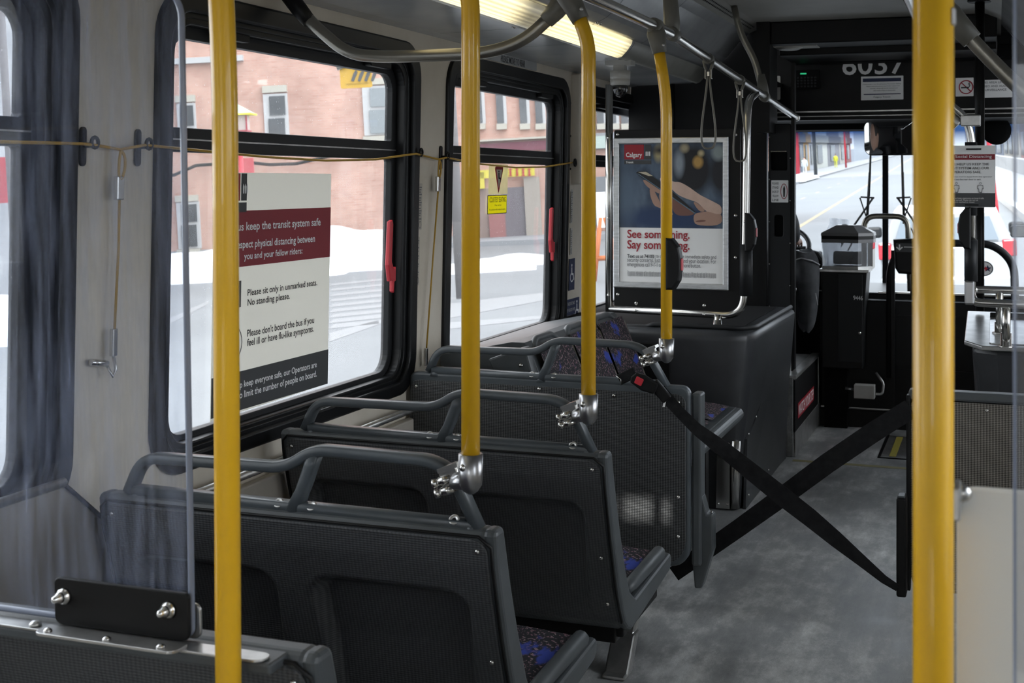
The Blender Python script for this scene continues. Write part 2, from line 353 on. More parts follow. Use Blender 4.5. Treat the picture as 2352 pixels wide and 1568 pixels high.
# windows
def window(n, fr, a, b, glassoff=-.06, lever=None, split=True):
    outer = rrect(a, b, Z0, Z1, .13, 8); inner = rrect(a+.055, b-.055, Z0+.045, Z1-.055, .10, 8)
    f = lambda u, v, w: fr(u, v, w)
    mb = MB().curve(lambda u, v, w: fr(u, v, w+.004), [outer, inner], thick=.022, bev=.007)
    mb.curve(lambda u, v, w: fr(u, v, w-.03), [rrect(a+.04, b-.04, Z0+.03, Z1-.04, .11, 8), rrect(a+.095, b-.095, Z0+.07, Z1-.085, .085, 8)], thick=.05, bev=.005)
    mb.curve(lambda u, v, w: fr(u, v, w-.012), [rrect(a+.05, b-.05, Z0+.04, Z1-.05, .11, 8), rrect(a+.075, b-.075, Z0+.058, Z1-.07, .09, 8)], thick=.02, bev=.004)
    o = struct('window_%d' % n, mb, 'frame_black')
    ga, gb = a+.131, b-.126
    sash = MB().curve(lambda u, v, w: fr(u, v, w-.055), [rrect(a+.085, b-.085, Z0+.06, Z1-.07, .08, 6), rrect(ga, gb, .776, 1.516, [.07, .07, .012, .012], 6), rrect(ga, gb, 1.58, 1.812, [.01, .01, .06, .06], 6)], thick=.03, bev=.003)
    put('sash_frame', sash, 'rubber', o)
    put('rail_bead', MB().box(a+.11, b-.11, 1.548, 1.552, -.042, -.034, lambda u, v, w: fr(u, v, w)) if False else MB().curve(lambda u, v, w: fr(u, v, w-.038), [[(a+.1, 1.547), (b-.1, 1.547), (b-.1, 1.551), (a+.1, 1.551)]], thick=.004), 'steel', o)
    for nm, z0, z1 in (('lower_pane', .77, 1.53), ('upper_pane', 1.57, 1.82)):
        put(nm, MB().curve(lambda u, v, w: fr(u, v, w+glassoff), [[(ga-.02, z0), (gb+.02, z0), (gb+.02, z1), (ga-.02, z1)]], thick=.0), 'glass', o)
    for u in (a+.30, b-.36):
        put('vent_latch', MB().curve(lambda p, q_, w: fr(p, q_, w-.025), [rrect(u, u+.16, 1.825, 1.852, .008)], thick=.03, bev=.004), 'black', o)
    if lever:
        yy, zz = lever
        lv = MB().curve(lambda p, q_, w: fr(p, q_, w-.022), [[(yy+.004, zz+.20), (yy+.022, zz+.205), (yy+.028, zz+.19), (yy+.022, zz+.06), (yy+.04, zz+.035), (yy+.056, zz+.04), (yy+.056, zz-.01), (yy+.046, zz-.012), (yy+.044, zz-.05), (yy+.036, zz-.045), (yy+.034, zz-.005), (yy+.012, zz-.008), (yy-.004, zz+.05)]], thick=.016, bev=.004)
        put('release_lever', lv, 'lever_red', o, label='red plastic emergency release lever')
    return o
for i, (a, b) in enumerate(YS):
    lv = {3: (4.155, 1.10), 4: (5.93, 1.11)}.get(i)
    window(i+1, fw(), a, b, lever=lv)
for i, (a, b) in enumerate([YS[0], YS[3], YS[4]]): window(8+i, fwr(), a, b)
# glazed exit door on the right, behind the white screen, and the front door
for n, (a, b) in enumerate([(7.3, 8.6), (-.75, .45), (.50, 1.70)]):
    mb = MB().curve(lambda u, v, w: fwr()(u, v, w-.02), [rrect(a, b, Z0, Z1, .1), rrect(a+.06, b-.06, Z0+.06, Z1-.06, .08)], thick=.05, bev=.005)
    o = struct('door_%d' % (n+1), mb, 'frame_black')
    put('door_pane', MB().curve(lambda u, v, w: fwr()(u, v, w-.03), [[(a+.05, Z0+.05), (b-.05, Z0+.05), (b-.05, Z1-.05), (a+.05, Z1-.05)]], thick=0.), 'glass', o)
# ceiling: cove profile
XC = -.63
prof = [(-1.946, 1.972), (-1.90, 1.978), (-1.60, 1.985), (-1.57, 1.992), (-1.495, 2.058), (-1.485, 2.062), (-1.44, 2.085), (-1.40, 2.118), (-1.36, 2.165), (-1.32, 2.215), (-1.28, 2.25)]
prof2 = [(-1.28, 2.25), (-1.20, 2.285), (2*XC+1.20, 2.285), (2*XC+1.28, 2.25)]
def sweep(pr, y0, y1, th=.03):
    mb = MB(); n = len(pr); vs = [(x, y, z) for y in (y0, y1) for x, z in pr]+[(x, y, z+th) for y in (y0, y1) for x, z in pr]
    fs = [(i, i+1, n+i+1, n+i) for i in range(n-1)]+[(2*n+i, 3*n+i, 3*n+i+1, 2*n+i+1) for i in range(n-1)]
    fs += [(i, 2*n+i, 2*n+i+1, i+1) for i in range(n-1)]+[(n+i, n+i+1, 3*n+i+1, 3*n+i) for i in range(n-1)]
    return mb.add(vs, fs, False)
HY0, HY1 = 1.42, 1.56      # unseen roof hatch slit, added to cast a sun band on the barrier
ceil = struct('ceiling', sweep(prof2, HY1, 8.9), 'ceil_c')
struct('ceiling_rear', sweep(prof2, -3.2, HY0), 'ceil_c')
struct('ceiling_slit_side', MB().box(-1.20, -1.17, HY0, HY1, 2.285, 2.31).box(-1.015, .14, HY0-.005, HY1+.005, 2.285, 2.32), 'ceil_c')
mir = [(2*XC-x, z) for x, z in reversed(prof)]
YC = 7.25
o = struct('ceiling_cove_left', sweep([(-2.02, 1.965)]+prof, -3.2, YC), 'ceil')
struct('ceiling_cove_right', sweep(mir+[(.78, 1.965)], -3.2, YC), 'ceil')
struct('trim_1', MB().box(-1.99, -1.955, YC, 8.9, 1.90, 2.0).box(-1.99, -1.2, YC+.02, 8.9, 2.0, 2.02), 'black_matt')
# seams, screws and perforated vent strip of the left cove
sm = MB()
for y in (3.02, 4.42, 5.0, 5.75):
    sm.add([(x, y+dy, z-.0015) for dy in (0, .004) for x, z in prof[1:]], [(i, i+1, len(prof)-1+i+1, len(prof)-1+i) for i in range(len(prof)-2)])
put('seam', sm, 'black_matt', o)
dots = MB()
for k in range(150):
    y = 2.2+k*.0335
    if y > 7.15: break
    for t in (.4, .62):
        x = -1.28+.08*t; z = 2.25+.035*t-.0015
        dots.add([(x-.004, y, z-.002), (x+.004, y, z+.0015), (x+.004, y+.017, z+.0015), (x-.004, y+.017, z-.002)], [(0, 1, 2, 3)])
put('vent_slot', dots, 'black_matt', ceil)
for y, x in ((3.2, -1.59), (3.9, -1.59), (4.35, -1.59), (4.5, -1.59), (5.2, -1.59), (5.9, -1.59), (6.6, -1.59), (4.98, -1.475), (5.03, -1.475)):
    z = 1.983 if x < -1.55 else 2.066
    screw(o, (x, y, z-.002), (0, 0, -1) if x < -1.55 else (.4, 0, -1), .008)
# small lettering strip above window 5
def decal(name, items, label, cat, group=None):
    """items: list of (kind, part name, data, material); first is the base"""
    base = None
    for nm, mb, m in items:
        if base is None: base = put(nm, mb, m)
        else: put(nm, mb, m, base)
    return tag(base, label, cat, group)
def pyz(x, y, off=0.):      # pixel on the left wall -> (Y, Z)
    p = atX(x, y, XWL+off); p = atX(x, y, XWL+off+.02*(p.z-.8)); return p.y, p.z
decal('notice', [('notice_strip', MB().curve(fw(.002), [rrect(4.93, 5.62, 1.935, 1.972, .004)], thick=.002), 'ceil'),
    ('lettering', MB().curve(fw(.0045), text='PLEASE MOVE TO REAR', fit=(5.165, 5.46, 1.939, 1.967), bold=.002), 'ink')],
    'narrow white strip above the second window reading PLEASE MOVE TO REAR', 'sign')
# fluorescent cove lights
def cove_lamp(y0, y1, lit, label):
    r = thing('cove_light', label, 'light', ((-1.53), (y0+y1)/2, 2.0), 'fluorescent lights in the left ceiling cove' if lit else None)
    pr = [(-1.572, 1.988), (-1.560, 1.979), (-1.540, 1.984), (-1.515, 2.010), (-1.494, 2.040), (-1.492, 2.054)]
    mb = MB(); n = len(pr)
    def seg(a, b): return MB().add([(x, y, z) for y in (a, b) for x, z in pr], [(i, i+1, n+i+1, n+i) for i in range(n-1)], True)
    e = .03 if lit else .0
    put('diffuser', seg(y0+e, y1-e), 'lamp_on' if lit else 'lamp_off', r)
    if lit:
        put('end_cap', seg(y0, y0+e), 'lamp_off', r); put('end_cap', seg(y1-e, y1), 'lamp_off', r)
    return r
cove_lamp(2.9, 4.44, True, 'lit warm white ribbed cove light, the nearer one cut by the top edge')
cove_lamp(4.445, 5.62, True, 'lit warm white ribbed cove light ending above the second window')
cove_lamp(5.625, 7.2, False, 'unlit grey ribbed cove light cover toward the driver')
cove_lamp(1.2, 2.89, True, 'lit cove light behind the nearest seats')

# ================================================================== DRIVER END STRUCTURE
k = MB().box(-1.96, -1.18, 7.26, 7.30, .42, 1.99)
struct('wall_bulkhead', k, 'black')
k = MB().curve(fy(7.28), [[(-1.62, 1.99), (-1.18, 1.99), (-1.18, 2.30), (-1.25, 2.30), (-1.28, 2.25), (-1.32, 2.215), (-1.40, 2.118), (-1.485, 2.062), (-1.57, 1.992)]], thick=.03)
struct('trim_2', k, 'black')
struct('trim_7', MB().curve(fy(7.28), [[(.72, 1.95), (.3, 1.99), (.15, 2.10), (.02, 2.25), (-.05, 2.29), (-.1, 2.32), (.72, 2.32)]], thick=.03), 'black')
struct('trim_3', MB().box(-1.20, -1.13, 7.04, 7.30, 1.70, 2.284), 'black')         # post at the bulkhead's edge
struct('trim_4', MB().box(-1.13, .0, 7.06, 7.35, 2.165, 2.284).box(-1.13, .0, 7.35, 8.9, 2.13, 2.284), 'black', bev=.006)
struct('wall_front', MB().box(-1.96, .70, 7.95, 8.0, 1.80, 2.28).box(-1.96, .70, 8.75, 8.98, -.3, .70), 'black')
struct('trim_9', MB().box(-1.96, .70, 8.0, 8.98, 1.802, 1.84).box(-1.96, -.60, 8.55, 8.88, 1.765, 1.84), 'black_matt')
struct('trim_5', MB().box(-.98, .1, 7.80, 7.95, 2.125, 2.20), 'black_matt', bev=.008)
struct('trim_6', MB().box(-1.3, .68, 7.925, 7.95, 1.845, 1.853).box(-1.4, .68, 7.93, 7.95, 1.82, 1.824), 'steel')
struct('ceiling_front', MB().box(-1.96, .70, 7.3, 9.0, 2.284, 2.30), 'black_matt')
# windshield, two panes with a centre post
ws = struct('window_11', MB().box(-.70, -.665, 8.90, 8.95, .68, 1.84).box(-1.99, -1.90, 8.9, 8.98, .68, 1.84).box(.66, .74, 8.9, 8.98, .68, 1.84).box(-1.99, .74, 8.9, 8.98, .68, .74), 'black_matt')
for a, b in ((-1.93, -.68), (-.68, .70)):
    put('windshield_pane', MB().add([(a, 8.94, .70), (b, 8.94, .70), (b, 8.94, 1.86), (a, 8.94, 1.86)], [(0, 1, 2, 3)]), 'windshield', ws)
    put('sun_band', MB().add([(a, 8.935, 1.64), (b, 8.935, 1.64), (b, 8.935, 1.86), (a, 8.935, 1.86)], [(0, 1, 2, 3)]), 'tint', ws, label='dark blue sun band across the top of the glass')

# ================================================================== BENCH SEATS
def interp(tab, z):
    for (z1, y1), (z2, y2) in zip(tab, tab[1:]):
        if z1 >= z >= z2: return y1+(y2-y1)*(z1-z)/(z1-z2)
    return tab[0][1] if z > tab[0][0] else tab[-1][1]
BACK = [(.74, 0), (.66, .012), (.58, .035), (.50, .062), (.42, .092), (.34, .125), (.28, .155), (.24, .182), (.215, .215), (.20, .26)]
XL, XR = -1.915, -.948
def handle(root, Y, zb=0., xl=-1.85, xr=-.995, screws=True, cx=0.):
    """moulded grab rail along the top of a seat back: low loop by the window, high loop by the aisle"""
    yy = Y+.026; r = .0125; mb = MB(); U = (0, 1, 0)
    P = lambda *a: [(x+cx, yy, z+zb) for x, z in a]
    mb.tube(P((xl+.02, .742), (xr-.01, .735)), r, 16, rx=.019, up=U)
    mb.tube(fillet(P((xl+.005, .738), (xl+.045, .822), (-1.44, .826), (-1.375, .870), (-1.10, .866), (-1.052, .843), (xr, .728)), .045), [r*1.1]*2+[r]*34+[r*1.15]*1, 16, rx=.019, up=U) if False else None
    pts = fillet(P((xl+.005, .738), (xl+.042, .818), (-1.44, .822), (-1.375, .866), (-1.10, .862), (-1.052, .840), (xr, .728)), .045)
    mb.tube(pts, r, 16, rx=.019, up=U)
    mb.tube(fillet(P((-1.372, .858), (-1.392, .80), (-1.422, .730)), .05), [r*1.25]+[r*1.15]*6+[r*1.1]+[r*1.5], 16, rx=.018, up=U)
    for px in (-1.85+.03, -1.422, xr-.012): mb.lathe((px+cx, yy, .722+zb), (0, 0, 1), [(0, .024), (.012, .02), (.022, .014)], 14)
    o = put('grab_rail', mb, 'handle_grey', root)
    for sx in (-1.455, -1.375, -1.045):
        put('screw', MB().lathe((sx+cx, yy-.0125, .7465+zb), (0, -.72, .69), [(-.003, .0115), (.0008, .0115), (.0012, .0100), (.0008, .0045), (-.0015, .0040)], 18), 'steel', o)
        put('screw_socket', MB().lathe((sx+cx, yy-.0125, .7465+zb), (0, -.72, .69), [(-.001, .0042), (.0010, .0040)], 10), 'black_matt', o)
    return o
def bench(Y, label, group=None, rail=True, seats=True, recess=True):
    root = thing('bus_seat', label, 'seat', ((XL+XR)/2, Y+.3, 0), group)
    fxl = lambda u, v, w: Vector((w, u, v))
    back = [(Y+interp(BACK, z)-.004, z) for z in (.722, .66, .58, .50, .42, .34, .28, .24, .215)]
    out = [(Y+.004, .735)]+back+[(Y+.25, .197), (Y+.30, .200), (Y+.70, .235), (Y+.725, .25), (Y+.728, .278), (Y+.715, .288), (Y+.30, .272), (Y+.235, .31), (Y+.19, .38), (Y+.135, .50), (Y+.095, .60), (Y+.062, .70), (Y+.05, .735)]
    fd = lambda z: min(1, max(0, (z-.22)/.20))
    core = [(Y+.036, .70)]+[(Y+interp(BACK, z)-.004+.046*fd(z), z) for z in (.66, .58, .50, .42, .34, .28, .24, .215)]+out[10:]
    ax3 = lambda u, v, w: Vector((w, u, v))
    shell = MB().prism(core, ax3, XL+.03, XR-.03).prism(out, ax3, XL, XL+.032).prism(out, ax3, XR-.032, XR).prism([(Y-.002, .695), (Y-.002, .722), (Y+.004, .735), (Y+.05, .735), (Y+.055, .71), (Y+.03, .695)], ax3, XL+.02, XR-.02)
    sh = put('seat_shell', shell, 'seat_grey', root, bev=.012, seg=3)
    # dark ribbed back panel with a hollow behind each sitter
    xa, xb = XL+.02, XR-.018; zt, zb = .715, .215
    def hollow(x, z):
        d = 0
        for a, b in ((xa+.045, (xa+xb)/2-.035), ((xa+xb)/2+.035, xb-.045)):
            k = (.60-z)/.40; aa = a+.035*max(k, 0); bb = b-.03*max(k, 0)
            if aa < x < bb and z < .60:
                cr = .06; ex = min(x-aa, bb-x); ez = .60-z
                if ex < cr and ez < cr: e = cr-math.hypot(cr-ex, cr-ez)
                else: e = min(ex, ez)
                fade = min(1, max(0, (z-.24)/.22)); t = min(1, max(0, e)/.022); t = t*t*(3-2*t)
                d = max(d, t*.045*fade)
        return d
    def fn(s, t):
        z = zt+(zb-zt)*t; cr = .035
        ins = 0
        for dd in (zt-z, z-zb):
            if dd < cr: ins = max(ins, cr-math.sqrt(max(cr*cr-(cr-dd)**2, 0)))
        x = (xa+ins)+(xb-xa-2*ins)*s
        return (x, Y+interp(BACK, z)-.0085+(hollow(x, z)*.95 if recess else 0), z)
    mb = MB().grid(fn, 150, 84)
    # the hollow is pressed into the shell, so the shell's rear face steps back there too
    pn = put('back_panel', mb, 'panel_dark', root)
    so = pn.modifiers.new('thick', 'SOLIDIFY'); so.thickness = .003; so.offset = 1
    for px, pz in ((xb-.022, .69), (xb-.02, .44), (xb-.02, .30), (xa+.02, .69), (xa+.02, .44)):
        screw(pn, (px, Y+interp(BACK, pz)-.009, pz), (0, -1, 0), .0055, name='rivet')
    put('edge_gasket', MB().tube([(XL+.012, Y+interp(BACK, z)-.008, z) for z in (.24, .34, .5, .66, .705)]+[(XL+.03, Y-.008, .722), (XR-.035, Y-.008, .722)]+[(XR-.010, Y+interp(BACK, z)-.008, z) for z in (.70, .66, .5, .34, .24)], .0035, 8), 'black', root)
    if rail: handle(root, Y)
    for a, b in ((XL+.05, (XL+XR)/2-.02), ((XL+XR)/2+.02, XR-.055)):
        put('seat_cushion', MB().grid(lambda s, t: (a+(b-a)*s, Y+.24+.44*t, .300-.0+.010*math.sin(math.pi*s)+.004*math.sin(math.pi*t)-.02*(1-t)), 12, 12).box(a, b, Y+.25, Y+.68, .262, .285), 'fabric', root)
        put('back_cushion', MB().grid(lambda s, t: (a+(b-a)*s, Y+.080+.155*t**1.15+.0, .68-.36*t), 12, 12), 'fabric', root)
    # raised side bolster along the aisle end of the pan
    put('side_bolster', MB().tube([(XR-.028, Y+.29, .292), (XR-.026, Y+.33, .298), (XR-.026, Y+.66, .300), (XR-.03, Y+.70, .288)], [.012, .02, .022, .014], 12), 'seat_grey', root)
    put('side_bolster', MB().tube([(XL+.028, Y+.29, .292), (XL+.026, Y+.33, .298), (XL+.026, Y+.66, .300), (XL+.03, Y+.70, .288)], [.012, .02, .022, .014], 12), 'seat_grey', root)
    # underframe and legs
    put('underframe', MB().box(XL+.03, XR-.05, Y+.26, Y+.33, .150, .215).box(XL+.03, XR-.05, Y+.58, Y+.66, .165, .225).box(XR-.07, XR-.03, Y+.27, Y+.66, .165, .215), 'black', root, bev=.006)
    lg = MB()
    for (y0, z0, y1, z1, wd) in ((Y+.60, .17, Y+.52, .10, .032), (Y+.52, .10, Y+.43, .0, .036)):
        lg.add([(x, y+dy, z) for (y, z) in ((y0, z0), (y1, z1)) for x in (-1.04-wd, -1.04+wd) for dy in (-.028, .028)], [(0, 1, 3, 2), (4, 6, 7, 5), (0, 4, 5, 1), (2, 3, 7, 6), (0, 2, 6, 4), (1, 5, 7, 3)])
    lg.box(-1.075, -1.005, Y+.38, Y+.48, .0, .012)
    put('leg', lg, 'steel', root, bev=.006)
    lg = MB().box(-1.86, -1.81, Y+.40, Y+.46, 0, .17)
    put('leg', lg, 'steel', root, bev=.006)
    return root
seat_group = 'grey double bus seats in a row along the window side'
s0 = bench(1.745, 'nearest grey double seat with white metal strip on top, cut by lower left corner', seat_group, rail=False)
s1 = bench(2.49, 'grey double bus seat second from the camera, large twin-hollow back centre bottom', seat_group)
s2 = bench(3.30, 'grey double bus seat third from the camera, with steel leg on the floor', seat_group)

# flat perforated backed barrier with the same grab rail (far end of the double seats)
Y3 = 4.28
b3 = thing('modesty_barrier', 'flat perforated grey barrier with moulded grab rail, behind the third double seat', 'barrier', (-1.46, Y3, 0))
put('frame', MB().curve(fy(Y3+.02), [rrect(-1.962, -.948, .165, .765, [.07, .07, .03, .03]) ], thick=.035, bev=.01), 'handle_grey', b3)
pf = put('perforated_panel', MB().curve(fy(Y3-.002), [rrect(-1.950, -.962, .178, .738, [.06, .075, .03, .03])], thick=.006, bev=.001), 'perforated', b3)
for px, pz in ((-1.93, .715), (-1.47, .73), (-1.205, .722), (-.985, .712), (-.985, .40), (-.985, .27), (-1.93, .4)): screw(pf, (px, Y3-.005, pz), (0, -1, 0), .0062, name='rivet')
handle(b3, Y3-.006, .030, cx=-.045, xr=-.985)
put('end_trim', MB().box(-.947, -.915, Y3+.02, Y3+.09, .17, .74), 'seat_grey', b3, bev=.008)
put('leg', MB().box(-1.9, -1.86, Y3+.0, Y3+.04, 0, .17).box(-1.45, -1.41, Y3+.0, Y3+.04, 0, .17), 'steel', b3)
# belt housings on both sides of the aisle
def housing(x, flip, label):
    r = thing('belt_housing', label, 'belt housing', (x, Y3+.08, .08), 'belt housings at the wheelchair space')
    k = -1 if flip else 1
    if flip:
        put('housing', MB().box(x-.016, x+.014, Y3+.03, Y3+.10, .135, .445), 'black', r, bev=.006)
        put('cap', MB().box(x-.013, x+.011, Y3+.035, Y3+.085, .445, .452), 'seat_grey', r, bev=.003)
    else:
        put('housing', MB().prism([(x-.022, .40), (x+.012, .403), (x+.03, .34), (x+.048, .34), (x+.050, .225), (x+.012, .095), (x-.012, .092), (x-.022, .20)], fy(Y3+.09), 0, .055), 'seat_grey', r, bev=.006)
        screw(r, (x-.010, Y3+.034, .25), (0, -1, 0), .006)
        screw(r, (x+.04, Y3+.06, .343), (0, 0, 1), .006)
    return r
housing(-.928, False, 'grey wedge shaped belt housing at the aisle end of the left perforated barrier')
housing(-.281, True, 'slim dark belt housing standing left of the right hand perforated barrier')
bR = thing('modesty_barrier', 'brownish perforated barrier panel on the right, behind the near yellow pole', 'barrier', (.19, 4.45, 0))
put('perforated_panel', MB().curve(fy(4.45), [rrect(-.262, .66, .125, .735, [.05, .03, .03, .02])], thick=.008, bev=.002), 'perforated_warm', bR)
put('top_trim', MB().box(-.268, .665, 4.44, 4.50, .738, .768), 'seat_grey', bR, bev=.008)
put('edge_trim', MB().box(-.275, -.262, 4.44, 4.48, .12, .75), 'black', bR, bev=.003)
put('frame', MB().box(-.255, .655, 4.47, 4.50, .14, .735), 'black', bR)
for lx in (-.20, .55): put('leg', MB().box(lx, lx+.03, 4.455, 4.485, 0, .15), 'steel', bR)
screw(bR, (-.03, 4.445, .715), (0, -1, 0), .006, name='rivet'); screw(bR, (.4, 4.445, .715), (0, -1, 0), .006, name='rivet')

# belts
def ribbon(mb, pts, wds, face, th=.0018):
    n = len(pts); vs = []
    for i, p in enumerate(pts):
        p = Vector(p); t = Vector(pts[min(i+1, n-1)])-Vector(pts[max(i-1, 0)]); f = Vector(face[i] if isinstance(face, list) else face).normalized()
        sd = t.cross(f).normalized(); nn = sd.cross(t).normalized()
        for a, b in ((-1, -1), (1, -1), (1, 1), (-1, 1)): vs.append(p+sd*a*wds[i]/2+nn*b*th/2)
    fs = [(i*4+j, i*4+(j+1) % 4, i*4+4+(j+1) % 4, i*4+4+j) for i in range(n-1) for j in range(4)]
    return mb.add(vs, fs+[(0, 3, 2, 1), (4*n-4, 4*n-3, 4*n-2, 4*n-1)])
px = [(1480, 905, .04), (1515, 895, .042), (1560, 945, .036), (1600, 985, .040), (1660, 1030, .052), (1720, 1078, .058), (1800, 1142, .062), (1860, 1188, .058), (1920, 1238, .05), (1980, 1288, .036), (2030, 1330, .026), (2062, 1350, .022)]
pts = [atY(x, y, 4.235 if i < 3 else 4.235+.012*math.sin(i)) for i, (x, y, _) in enumerate(px)]
faces = [(.0, -1, .15*math.sin(i*.9)+.1) for i in range(len(px))]
bt = thing('seat_belt', 'black wheelchair belt with red button buckle, slung from the barrier across the aisle', 'belt', tuple(pts[0]))
put('webbing', ribbon(MB(), pts[1:], [q[2] for q in px[1:]], faces[1:]), 'webbing', bt)
def bfr(c, ang):
    ca, sa = math.cos(ang), math.sin(ang); c = Vector(c)
    return lambda u, v, w: c+Vector((u*ca-v*sa, -w, u*sa+v*ca))
fb = bfr(atY(1475, 877, 4.215), -.42)
put('buckle', MB().curve(fb, [[(-.035, -.018), (.01, -.026), (.05, -.018), (.055, .0), (.05, .02), (.0, .026), (-.03, .02), (-.04, 0)]], thick=.018, bev=.005), 'black', bt)
put('release_button', MB().curve(lambda u, v, w: fb(u, v, w+.010), [rrect(-.022, .004, -.012, .012, .003)], thick=.004, bev=.001), 'lever_red', bt, label='red square release button')
fb2 = bfr(atY(1443, 862, 4.215), .50)
put('latch_plate', MB().curve(fb2, [[(-.035, -.018), (.028, -.018), (.028, .018), (-.035, .018)]], thick=.012, bev=.004), 'webbing', bt)
put('latch_lip', MB().tube([fb2(-.036, -.018, .008), fb2(-.026, 0, .010), fb2(-.036, .018, .008)], .0015, 6), 'chrome', bt)
fb3 = bfr(atY(1520, 902, 4.222), -.85)
put('belt_anchor', MB().curve(fb3, [rrect(-.045, .03, -.018, .018, .006)], thick=.016, bev=.004), 'black', bt)
put('care_tag', MB().curve(bfr(atY(1526, 927, 4.22), -.2), [[(-.004, -.012), (.003, -.01), (.004, .012), (-.003, .012)]], thick=.001), 'white_print', bt, label='small white tag')
p2 = [atY(x, y, yy) for x, y, yy in ((1548, 1318, 4.42), (1600, 1280, 4.42), (1700, 1210, 4.42), (1800, 1138, 4.42), (1900, 1064, 4.42), (2000, 996, 4.42), (2092, 938, 4.42))]
tag(put('strap_belt', ribbon(MB(), p2, [.050, .056, .058, .062, .064, .064, .062], (0, -1, .1)), 'webbing'), 'straight black belt crossing behind the buckled belt, rising to the right barrier', 'belt')

# ================================================================== SIDE FACING BENCH
sb = thing('folding_bench', 'side facing folding bench with dark patterned fabric, along the wall before the wheel housing', 'bench', (-1.5, 5.05, 0))
put('end_panel', MB().prism([(-1.72, .80), (-1.60, .845), (-1.575, .85), (-1.47, .50), (-1.56, .45)], fy(4.46), -.03, .03), 'seat_grey', sb, bev=.008)
screw(sb, (-1.59, 4.425, .785), (0, -1, 0), .008)
put('bench_shell', MB().prism([(-1.93, .80), (-1.65, .858), (-1.60, .858), (-1.575, .83), (-1.44, .47), (-1.08, .43), (-1.06, .455), (-1.055, .47), (-1.06, .40), (-1.10, .36), (-1.50, .36), (-1.70, .70), (-1.93, .76)], lambda u, v, w: Vector((u, w, v)), 4.49, 5.68), 'seat_grey', sb, bev=.012)
for i in range(3):
    a = 4.51+i*.39; b = a+.36
    put('back_cushion', MB().grid(lambda s, t: (-1.558+.135*t+.012*math.sin(math.pi*t), a+(b-a)*s, .845-.36*t), 10, 10), 'fabric', sb)
    put('head_trim', MB().tube(fillet([(-1.58, a+.02, .815), (-1.60, a+.08, .858), (-1.60, b-.08, .858), (-1.58, b-.02, .815)], .05), .014, 10), 'seat_grey', sb)
    put('seat_cushion', MB().grid(lambda s, t: (-1.45+.37*t, a+(b-a)*s, .494+.008*math.sin(math.pi*t)-.018*t), 10, 10), 'fabric', sb)
    put('divider', MB().tube([(-1.555, b+.015, .82), (-1.425, b+.015, .50)], .009, 8), 'tube_grey', sb)
put('front_edge', MB().prism([(-1.12, .468), (-1.035, .462), (-1.02, .435), (-1.05, .395), (-1.12, .40)], lambda u, v, w: Vector((u, w, v)), 4.50, 5.70), 'seat_grey', sb, bev=.01)
put('support_leg', MB().box(-1.20, -1.15, 4.6, 4.66, 0, .37).box(-1.20, -1.15, 5.5, 5.56, 0, .37), 'black', sb)
fq = lambda c: (lambda u, v, w: Vector(c)+Vector((.40*-v+.0+w, u, v*.92)))
def bsticker(x, y, z, label):
    f = lambda u, v, w: Vector((x+w-.38*v, y+u, z+v*.93))
    decal('sticker', [('sticker', MB().curve(f, [rrect(-.05, .05, -.05, .05, .006)], thick=.001), 'white_print'),
        ('red_ring', MB().curve(lambda u, v, w: f(u, v, w+.0012), [circ(0, 0, .036), circ(0, 0, .027)], thick=.0006), 'red'),
        ('seated_figure', MB().curve(lambda u, v, w: f(u, v, w+.0012), [[(-.006, -.02), (.010, -.02), (.010, -.012), (.0, -.010), (-.002, .012), (-.010, .012), (-.012, -.008)]], thick=.0006), 'ink')], label, 'sticker')
bsticker(-1.476, 4.80, .60, 'white square sticker with red ring on the patterned bench back')
bsticker(-1.486, 5.14, .64, 'small pale sticker on the bench back, mostly behind the yellow pole')

# ================================================================== POLES
def pole(name, pts, r, mats, label, group, sock=None, Yseat=None):
    r0 = thing(name, label, 'pole', tuple(pts[0]), group)
    put('tube', MB().tube(fillet(pts, .12, 8), r, 24), 'yellow', r0)
    return r0
PR = .01875
def clamp(root, x, y, z, hx, hy, hz):
    """cast socket with two bolts, gripping the grab rail"""
    put('socket', MB().lathe((x, y, z+.062), (0, 0, -1), [(0, PR+.001), (.0, PR+.006), (.045, PR+.006), (.062, PR+.004), (.074, PR-.004), (.080, .006)], 24)
        .tube([(x, y, z+.008), (x-.035, y+.008, z+.000), (hx+.015, hy-.022, hz+.004)], [.0185, .0145, .017], 16), 'cast', root)
    screw(root, (x-.008, y-PR-.003, z+.038), (-.3, -1, 0), .008, 'chrome')
    fr = lambda u, v, w: Vector((hx+u*.90-v*.28, hy-w, hz+u*.36+v*.9))
    cl = MB().curve(lambda u, v, w: fr(u, v, w+.025), [rrect(-.022, .022, -.024, .028, .006)], thick=.018, bev=.003)
    cl.box(-.022, .026, .024, .034, -.01, .036, lambda u, v, w: fr(u, v, w))
    put('clamp', cl, 'chrome', root)
    for dv in (-.016, .006):
        put('bolt', MB().lathe(fr(.0, dv, .030), Vector((-.82, -.35, -.28)), [(0, .0095), (.024, .0095), (.024, .0075), (.029, .0075), (.029, .0095), (.038, .0092), (.040, .005)], 16), 'chrome', root)
RX, RZ = -1.056, 1.95
def top_fitting(root, x, y, z, ztop=None, up=1):
    """two-part cast tee fitting wrapping the ceiling rail"""
    P0, P1 = Vector((x, y, z)), Vector((RX, y+.0, RZ-.005))
    put('tee_fitting', MB().tube([P0, P0+(P1-P0)*.35, P0+(P1-P0)*.75, P1], [.0235, .027, .032, .026], 16).lathe((RX, y-.028, RZ), (0, 1, 0), [(0, .021), (.004, .026), (.052, .026), (.056, .021)], 20), 'fitting', root)
    screw(root, P0+(P1-P0)*.3+Vector((.02, -.016, 0)), (.7, -.7, 0), .006, 'steel')
g = 'yellow stanchion poles standing on the seat backs'
